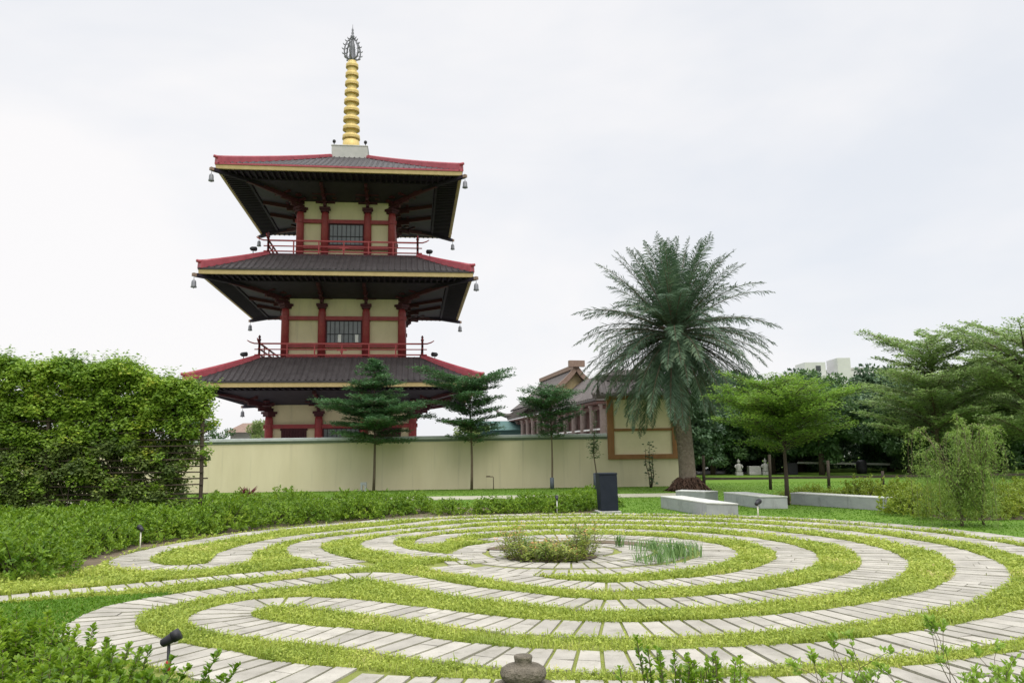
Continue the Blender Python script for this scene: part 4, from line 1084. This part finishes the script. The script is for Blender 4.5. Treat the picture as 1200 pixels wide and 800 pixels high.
# ------------------------------------------------------------------ willow
WL = thing('willow', 'small yellow green willow with arching curly hanging shoots', 'willow', (10.15,18.5,0)); WL.scale = (.86,.86,1)
tk = MB(); lg = LG()
tk.tube([(0,0,0),(.02,0,.25),(0,.02,.5)], [.045,.036,.03], 7)
for k in range(420):
    a = random.uniform(0,2*pi); r_ = random.uniform(.05,.95); z_ = random.uniform(.25,1.3); m3 = 14
    P = np.array([[cos(a)*r_+.15, sin(a)*r_*.8, z_]]) + rng.normal(0,1,(m3,3))*np.array([[.05,.05,.13]])
    lg.leaves(P, flatdir(m3,-1.4,.1), rng.uniform(.06,.12,m3), rng.uniform(.014,.022,m3))
tk.tube([(.75,.3,0),(.72,.3,.3),(.6,.25,.8)], [.035,.03,.02], 6)
for k in range(46):
    a = random.uniform(0,2*pi); out = random.uniform(.15,1.15); h = random.uniform(1.45,2.6) - .3*out
    base = (random.choice([0,0,.6]), random.uniform(0,.2), random.uniform(.25,.6))
    top_ = Vector((cos(a)*out*.8+.12, sin(a)*out*.7, h)); mid = Vector((base[0]*.6+top_.x*.45, top_.y*.4, h*.6))
    pp = [Vector(base), mid, top_]
    droop = random.uniform(.5,1.6); o_ = Vector((cos(a),sin(a),0))
    pp += [top_+o_*.16+Vector((0,0,.07)), top_+o_*.30+Vector((0,0,-.05)), top_+o_*.36+Vector((0,0,-.3*droop)), top_+o_*.38+Vector((0,0,-.75*droop)), top_+o_*.36+Vector((random.uniform(-.08,.08),0,-1.1*droop))]
    tk.tube(pp, [.016,.012,.008,.006,.005,.004,.003,.002], 4, False)
    for _ in range(5):       # side strands
        j = random.randint(1,4); q0 = pp[j].lerp(pp[j+1], random.random()); dr = random.uniform(.5,1.5); aa = random.uniform(0,2*pi)
        strand = [q0 + Vector((cos(aa)*.28*t**.6, sin(aa)*.28*t**.6, .10*sin(pi*t)-dr*t*t + .0)) for t in np.linspace(0,1,7)]
        arr = np.array([tuple(s_) for s_ in strand]); m3 = 52; tt = np.linspace(0,6,m3); i0 = np.minimum(tt.astype(int),5); fr = (tt-i0)[:,None]
        P = arr[i0]*(1-fr)+arr[i0+1]*fr + rng.normal(0,.02,(m3,3))
        d = flatdir(m3,-1.3,.1); lg.leaves(P, d, rng.uniform(.06,.11,m3), rng.uniform(.012,.02,m3))
    arr = np.array([tuple(s_) for s_ in pp]); m3 = 60; tt = np.linspace(1,len(pp)-1.001,m3); i0 = tt.astype(int); fr = (tt-i0)[:,None]
    P = arr[i0]*(1-fr)+arr[i0+1]*fr + rng.normal(0,.025,(m3,3))
    lg.leaves(P, flatdir(m3,-1.1,.2), rng.uniform(.06,.12,m3), rng.uniform(.014,.022,m3))
tk.build('trunk', M['bark'], WL); lg.build('foliage', L_['willow'], WL)

# ------------------------------------------------------------------ flowers at the labyrinth centre
FL = thing('flowering_bush', 'salmon and yellow flowering bush at the heart of the labyrinth', 'flower bush', (.62,14.0,0)); FL.scale = (1,1,.78)
tk = MB(); lg = LG(); lf = LG()
for k in range(150):
    x_, y_ = random.uniform(-.85,.85), random.uniform(-.75,.75)
    if (x_/.9)**2 + (y_/.8)**2 > 1: continue
    h = random.uniform(.28,.5)*(1.0 + (.45 if x_ > .42 else .35 if x_ < -.5 else -.2)); q = (x_+random.uniform(-.12,.12), y_+random.uniform(-.12,.12), h)
    tk.tube([(x_*.85,y_*.85,0),(x_,y_,h*.6),q], [.007,.005,.003], 4, False)
    m3 = 44; t = rng.random((m3,1)); P = np.array([[x_*.9,y_*.9,.03]])*(1-t)+np.array([q])*t + rng.normal(0,.03,(m3,3))
    lg.leaves(P, flatdir(m3,-.2,.7), rng.uniform(.05,.10,m3), rng.uniform(.022,.04,m3))
    if random.random() < .38:
        m3 = 8; lf.leaves(np.array([q])+rng.normal(0,.04,(m3,3)), flatdir(m3,.0,.9), .035, .03)
tk.build('stem', M['bark'], FL); lg.build('foliage', L_['flower_leaf'], FL); stuff(lf.build('bloom', L_['flower'], FL))
def strap_plant(name, label, cat, loc, n_, H, R, leaf, wid, group=None):
    root = thing(name, label, cat, loc, 0, group); lg = LG()
    a = rng.uniform(0,2*pi,n_); off = rng.uniform(0,R,n_); 
    P = np.stack([np.cos(a)*off, np.sin(a)*off, np.full(n_,.01)],1); b_ = rng.uniform(0,2*pi,n_)
    lg.blades(P, np.stack([np.cos(b_),np.sin(b_)],1), rng.uniform(.5,1,n_)*H, np.full(n_,wid), rng.uniform(.15,.9,n_))
    lg.build('foliage', leaf, root); return root
GL = 'blue green lily clumps at the labyrinth centre'
for (x_,y_,h,n_,lb) in [(2.3,13.05,.24,150,'low blue green lily clump at the front of the centre bed'),(2.75,13.75,.32,240,'fullest blue green lily clump at the right of the centre bed'),(2.45,14.6,.26,120,'blue green lily clump behind the fullest one in the centre bed')]:
    strap_plant('lily_clump', lb, 'plant', (x_,y_,.03), n_, h, .42, L_['lily'], .015, GL)
for (x_,y_,lb) in [(1.95,15.25,'tiny upright plant at the back right of the centre bed'),(1.35,15.4,'tiny upright plant at the back middle of the centre bed'),(.15,15.2,'tiny upright plant at the back behind the flowering bush')]:
    strap_plant('small_plant', lb, 'plant', (x_,y_,.03), 24, .3, .1, L_['lily'], .025, 'tiny plants at the back of the centre bed')
m_ = MB(); 
ring_ = [(LC[0]+.15+cos(t)*1.75, LC[1]-.05+sin(t)*1.75) for t in np.linspace(radians(20),radians(165),24)] + [(LC[0]+.2+cos(t)*1.42, LC[1]-.2+sin(t)*1.35) for t in np.linspace(radians(165),radians(20),24)]
m_.add([(x_,y_,.033) for x_,y_ in ring_], [tuple(range(len(ring_)))]); struct(m_.build('centre_bed_soil', M['soil']))
ring_ = [(.62+cos(t)*.78, 13.95+sin(t)*.6) for t in np.linspace(0,2*pi,30)[:-1]]
m_ = MB(); m_.add([(x_,y_,.037) for x_,y_ in ring_], [tuple(range(29))]); struct(m_.build('flower_bed_soil', M['soil']))
CD = thing('cordyline', 'maroon spiky cordyline above the hedge against the cream wall', 'plant', (-9.75,29.6,0))
lg = LG(); n_ = 44; d = flatdir(n_,.3,1.6); lg.leaves(np.tile(np.array([[0,0,.28]]),(n_,1)), d, rng.uniform(.4,.7,n_), .07, droop=.12)
tk = MB(); tk.tube([(0,0,0),(0,0,.45)], .03, 6); tk.build('stem', M['bark_dark'], CD); lg.build('foliage', L_['cordyline'], CD)

# ------------------------------------------------------------------ benches
for corners, lb in (([(4.62,25.6),(5.24,22.15),(5.95,21.6),(5.32,25.7)], 'long grey block bench nearest to the labyrinth, set end on'),
                    ([(5.74,28.8),(6.58,27.9),(7.12,28.3),(6.1,29.5)], 'short grey block bench at the foot of the date palm'),
                    ([(7.08,27.4),(7.46,24.7),(8.25,24.5),(7.85,27.4)], 'grey block bench in the middle, left of the forked trunk'),
                    ([(9.0,26.4),(10.52,23.1),(10.95,23.45),(9.5,26.8)], 'grey block bench farthest right, against the hedge')):
    c0 = np.mean(corners, axis=0)
    root = thing('block_bench', lb, 'bench', (c0[0],c0[1],0), 0, 'grey block benches beyond the labyrinth')
    loc = [(x_-c0[0],y_-c0[1]) for x_,y_ in corners]
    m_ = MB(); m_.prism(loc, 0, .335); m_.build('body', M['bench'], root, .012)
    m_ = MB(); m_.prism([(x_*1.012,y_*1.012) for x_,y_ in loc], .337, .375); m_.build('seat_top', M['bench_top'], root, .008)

# ------------------------------------------------------------------ litter bin, spotlights, tap, post
BN = thing('litter_bin', 'dark navy upright litter bin on the lawn beside the labyrinth', 'bin', (2.78,24.2,0), .12)
m_ = MB(); m_.box(-.33,.33,-.33,.33,0,.05); m_.build('base', M['concrete'], BN, .01)
m_ = MB()
vs_ = [(-.25,-.24,.05),(.27,-.24,.05),(.27,.24,.05),(-.25,.24,.05),(-.29,-.26,1.1),(.25,-.26,1.1),(.25,.26,1.1),(-.29,.26,1.1)]
m_.add(vs_, [(3,2,1,0),(4,5,6,7),(0,1,5,4),(1,2,6,5),(2,3,7,6),(3,0,4,7)]); m_.build('body', M['bin'], BN, .01)
m_ = MB(); m_.box(-.295,.255,-.275,.275,1.102,1.16); m_.build('lid', M['bin'], BN, .01)

def spotlight(label, loc, rz, pole_m, h=.36, s_=1.0, tilt=.35):
    root = thing('spotlight', label, 'garden spotlight', loc, rz, 'garden spotlights on stakes')
    m_ = MB(); m_.tube([(0,0,0),(0,0,h)], .018*s_, 8); m_.build('stake', pole_m, root)
    m_ = MB(); c, t = cos(tilt), sin(tilt)
    def ax(d): return (d*c, 0, h+.07*s_+d*t)
    m_.tube([ax(-.10*s_), ax(-.085*s_), ax(-.02*s_), ax(.06*s_), ax(.10*s_)], [.02*s_,.045*s_,.052*s_,.06*s_,.062*s_], 14)
    m_.tube([ax(.04*s_), ax(.13*s_)], [.066*s_,.066*s_], 14)
    m_.beam((0,0,h-.03*s_),(0,0,h+.05*s_),.03*s_,.03*s_)
    m_.build('lamp_head', M['dark_metal'], root)
    return root
spotlight('dark spotlight on a pale stake by the left turn of the labyrinth', (-7.3,15.9,0), 2.4, M['post_white'], .38, .75)
spotlight('dark spotlight on a pale stake at the far left edge of the labyrinth', (-4.75,23.35,0), 1.6, M['post_white'], .36, .85)
spotlight('white stake light at the far edge of the labyrinth, left of the litter bin', (1.25,23.8,0), 1.6, M['whitepaint'], .40, .8)
spotlight('dark spotlight on a yellowish stake before the middle bench', (6.35,21.2,0), .8, M['post_white'], .34, 1.0)
sl = spotlight('large dark spotlight on a reddish stake in the near bush', (-2.24,5.35,0), .25, M['dark_metal'], .60, .56, .5)
m_ = MB(); m_.lathe([(.016,.43),(.016,.50),(.010,.51)], 10); m_.build('stake_collar', M['red_plastic'], sl)

TP = thing('standpipe', 'thin metal standpipe with a short arm standing by the cream wall', 'standpipe', (-1.03,40.4,0))
m_ = MB(); m_.tube([(0,0,0),(0,0,.58),(-.02,0,.62),(-.30,0,.62)], [.022,.022,.022,.022], 7); m_.build('pipe', M['bark'], TP)
m_ = MB(); m_.box(-.36,-.16,-.04,.04,.60,.67); m_.build('head', M['bark'], TP)
UP = thing('utility_post', 'short grey utility post by the wall left of the spire topped tree', 'post', (-7.5,40.3,0))
for sx_ in (-.1,.1):
    m_ = MB(); m_.box(sx_-.045,sx_+.045,-.06,.06,0,.30); m_.build('leg', M['coping'], UP)
m_ = MB(); m_.box(-.15,.15,-.07,.07,.301,.44); m_.build('cap', M['coping'], UP)

# ------------------------------------------------------------------ garden fence, bar, statues
FC = thing('post_and_rail_fence', 'dark timber post and rail fence across the lawn behind the benches', 'fence', (0,36,0))
for x_, h in ((8.45,1.55),(11.4,1.55),(14.0,1.25),(16.4,.75),(20,.75),(24,.75)):
    m_ = MB(); m_.tube([(x_,.0,0),(x_+.03,0,h)], [.075,.065], 8); m_.build('post', M['rail_wood'], FC)
for a_, b_ in ((8.45,11.4),(11.4,14.0),(14.0,16.4),(16.4,20),(20,24)):
    m_ = MB(); m_.beam((a_,0,.52),(b_,0,.50),.07,.10); m_.build('rail', M['rail_wood'], FC)
BR = thing('barrier_bar', 'pale horizontal barrier bar on dark supports in front of the dark trees', 'barrier', (19.7,56,0))
m_ = MB(); m_.beam((0,0,.82),(6.4,0,.62),.1,.13); m_.build('bar', M['white_stone'], BR)
m_ = MB(); m_.box(-.75,-.1,-.3,.3,0,.8); m_.build('cabinet', M['dark_metal'], BR, .02)
for x_ in (4.3,):
    m_ = MB(); m_.lathe([(.32,0),(.36,.3),(.34,.8),(.2,.95)], 12, (x_,-.3,0)); m_.build('drum', M['dark_metal'], BR)
def statue(label, loc, sc_):
    root = thing('statue', label, 'statue', loc, 0, 'white garden statues'); root.scale = (sc_,)*3
    m_ = MB(); m_.box(-.35,.35,-.3,.3,0,.35); m_.build('plinth', M['white_stone'], root, .02)
    m_ = MB(); m_.lathe([(.30,.35),(.34,.5),(.26,.8),(.30,1.0),(.24,1.15),(.10,1.22),(.09,1.28),(.15,1.34),(.17,1.45),(.14,1.56),(.06,1.62),(.05,1.72),(.01,1.74)], 14)
    for s_ in (-1,1): m_.tube([(s_*.26,0,1.08),(s_*.40,-.05,.9),(s_*.30,-.22,.75)], [.09,.085,.06], 8)
    m_.build('figure', M['white_stone'], root)
statue('white seated garden statue nearer the palm trunk', (15.75,56.5,0), .66)
statue('white garden statue right of the white stone block', (17.6,56.5,0), .66)
SB = MB(); SB.box(-.42,.42,-.3,.3,0,.62); SB.box(-.5,.0,-.6,-.3,0,.2)
o = SB.build('stone_block', M['white_stone'], None, .04); o.location = (16.9,56.8,0); tag(o, 'white stone block between the two white statues', 'stone block')

# ------------------------------------------------------------------ stone lantern (its cap shows at the bottom edge)
SL = thing('stone_lantern', 'weathered stone garden lantern whose finial rises at the bottom edge', 'stone lantern', (.025,3.2,.018))
m_ = MB(); m_.lathe([(.20,0),(.20,.06),(.15,.10),(.10,.13)], 18); m_.build('base', M['stone'], SL)
m_ = MB(); m_.lathe([(.075,.12),(.07,.42),(.10,.46),(.17,.50),(.17,.54)], 16); m_.build('post', M['stone'], SL)
m_ = MB()
for sx_ in (-1,1):
    for sy_ in (-1,1): m_.box(sx_*.09-.025,sx_*.09+.025,sy_*.09-.025,sy_*.09+.025,.54,.72)
m_.box(-.12,.12,-.12,.12,.54,.56); m_.box(-.12,.12,-.12,.12,.70,.722); m_.build('light_box', M['stone'], SL, .006)
m_ = MB(); m_.lathe([(.26,.72),(.275,.74),(.27,.765),(.24,.80),(.205,.838),(.19,.848),(.187,.855),(.18,.863),(.13,.896),(.06,.915)], 32); m_.build('cap', M['stone'], SL)
m_ = MB(); m_.lathe([(.050,.912),(.066,.916),(.084,.928),(.090,.945),(.085,.962),(.068,.973),(.042,.978),(.034,.982),(.033,.990),(.036,1.006),(.034,1.010),(.01,1.008)], 28); m_.build('finial', M['stone'], SL)

# ------------------------------------------------------------------ near planting
def near_bush(name, label, loc, shoots, leaf, LL=.042, rad=.0, cat='bush', woody=True):
    """shoots: list of (dx, dy, height); each shoot is an upright twig with whorls of obovate leaves"""
    root = thing(name, label, cat, loc); tk = MB(); lg = LG()
    for (dx, dy, h, ln) in shoots:
        b_ = Vector((dx*.55, dy*.55, 0)); t_ = Vector((dx, dy, h))
        pp = [b_, b_.lerp(t_, .5)+Vector((random.uniform(-.03,.03),random.uniform(-.03,.03),0)), t_]
        tk.tube(pp, [.007,.005,.002], 5, False)
        k = max(3, int(ln/.013)); d0 = np.array(t_-pp[1]); d0 /= np.linalg.norm(d0)
        s_ = np.linspace(0, ln, k); c = np.array(t_)[None,:] - d0[None,:]*s_[:,None]
        for _ in range(3):
            a = rng.uniform(0,2*pi,k); e = rng.uniform(.15,.95,k) + .8*np.exp(-s_/.02)
            D = np.stack([np.cos(a), np.sin(a), e],1)
            lg.leaves(c + rng.normal(0,.003,(k,3)), D, rng.uniform(.7,1.2,k)*LL*np.clip(.6+s_/.05,.6,1), rng.uniform(.42,.56,k)*LL, up=-D*.2+np.array([[0,0,1.]]), fold=.16)
    tk.build('stem', M['bark'], root); lg.build('foliage', leaf, root); return root
sh = []
def btop(x, y):    # height of the near bush over the ground at x, y
    return float(np.interp(x, [-5,-3.6,-3.1,-2.6,-2.2,-1.8,-1.5,-1.15,-.9], [.94,.86,.70,.62,.70,.71,.67,.62,.5])) + .05*sin(x*5+y*3) + .05*sin(y*6-x*2)
for k in range(3000):
    x_ = random.uniform(-4.4,-.85); y_ = random.uniform(2.6,6.3)
    lim = float(np.interp(x_, [-5.2,-3.6,-2.9,-2.4,-1.8,-.85], [6.0,5.8,5.5,5.05,4.75,4.15]))
    if y_ > lim + random.uniform(-.25,.25): continue
    sh.append((x_+2.5, y_-4.3, max(.2, btop(x_,y_)*random.uniform(.72,1.10) - .10*max(0,y_-lim+.8)), random.uniform(.14,.30)))
near_bush('near_bush', 'bright green leafy bush filling the near left corner', (-2.5,4.3,0), sh, L_['bush'], .05)
def sprig(name, label, loc, stems, leaf, LL, H, spread, tuft, cat='shrub'):
    """open twiggy shrub: a few stems that fork and fork again, leaf tufts at the twig ends"""
    root = thing(name, label, cat, loc); tk = MB(); lg = LG(); ends = []
    def grow(p, d, ln, r, lev):
        q = p + d*ln; mid = p.lerp(q,.5) + Vector((random.gauss(0,.012),random.gauss(0,.012),random.gauss(0,.006)))
        tk.tube([p, mid, q], [r, r*.85, r*.7], 5, False)
        if lev == 0: ends.append((q, (q-mid).normalized())); return
        for k in range(random.choice((2,3))):
            nd = (d + Vector((random.gauss(0,.55),random.gauss(0,.45),random.uniform(-.05,.35)))).normalized()
            grow(q if k < 2 else mid, nd, ln*random.uniform(.55,.85), r*.62, lev-1)
        if random.random() < .5: ends.append((mid, Vector((random.gauss(0,1),random.gauss(0,1),.8)).normalized()))
    for k in range(stems):
        a = random.uniform(0,2*pi); o_ = Vector((cos(a)*.07, sin(a)*.05, 0))
        d = Vector((random.gauss(0,spread), random.gauss(0,spread*.6), 1)).normalized()
        grow(o_, d, H*random.uniform(.36,.46), .0065, 3)
    for q, d in ends:
        k = tuft + random.randint(-3,4); a = rng.uniform(0,2*pi,k)
        D = np.stack([np.cos(a), np.sin(a), rng.uniform(-.2,1.2,k)],1)*.9 + np.array(tuple(d))[None,:]*.5
        P = np.array(tuple(q))[None,:] - np.array(tuple(d))[None,:]*rng.uniform(0,.05,(k,1)) + rng.normal(0,.006,(k,3))
        lg.leaves(P, D, rng.uniform(.6,1.2,k)*LL, rng.uniform(.42,.58,k)*LL, up=np.array([[0,-.2,1.]])+np.zeros((k,3)), fold=.15)
    tk.build('stem', M['bark'], root); lg.build('foliage', leaf, root); return root
sh = [(random.gauss(0,.14), random.gauss(0,.10), random.uniform(.60,.93), random.uniform(.10,.2)) for k in range(60)]
sh += [(-.22,.0,1.0,.16),(-.17,.0,.95,.14),(.12,0,.92,.1)]
near_bush('near_shrub', 'fresh green leafy shrub right of the stone lantern at the bottom edge', (.74,3.6,0), sh, L_['bush'], .036, cat='shrub')
sprig('near_shrub', 'pale twiggy shrub with sparse leaf tufts, second shrub right of the stone lantern', (1.36,3.6,0), 9, L_['sprig'], .032, .78, .20, 15)
sprig('near_shrub', 'tall twiggy shrub with pale leaf tufts near the right corner', (2.02,3.7,0), 8, L_['sprig'], .032, .90, .22, 16)
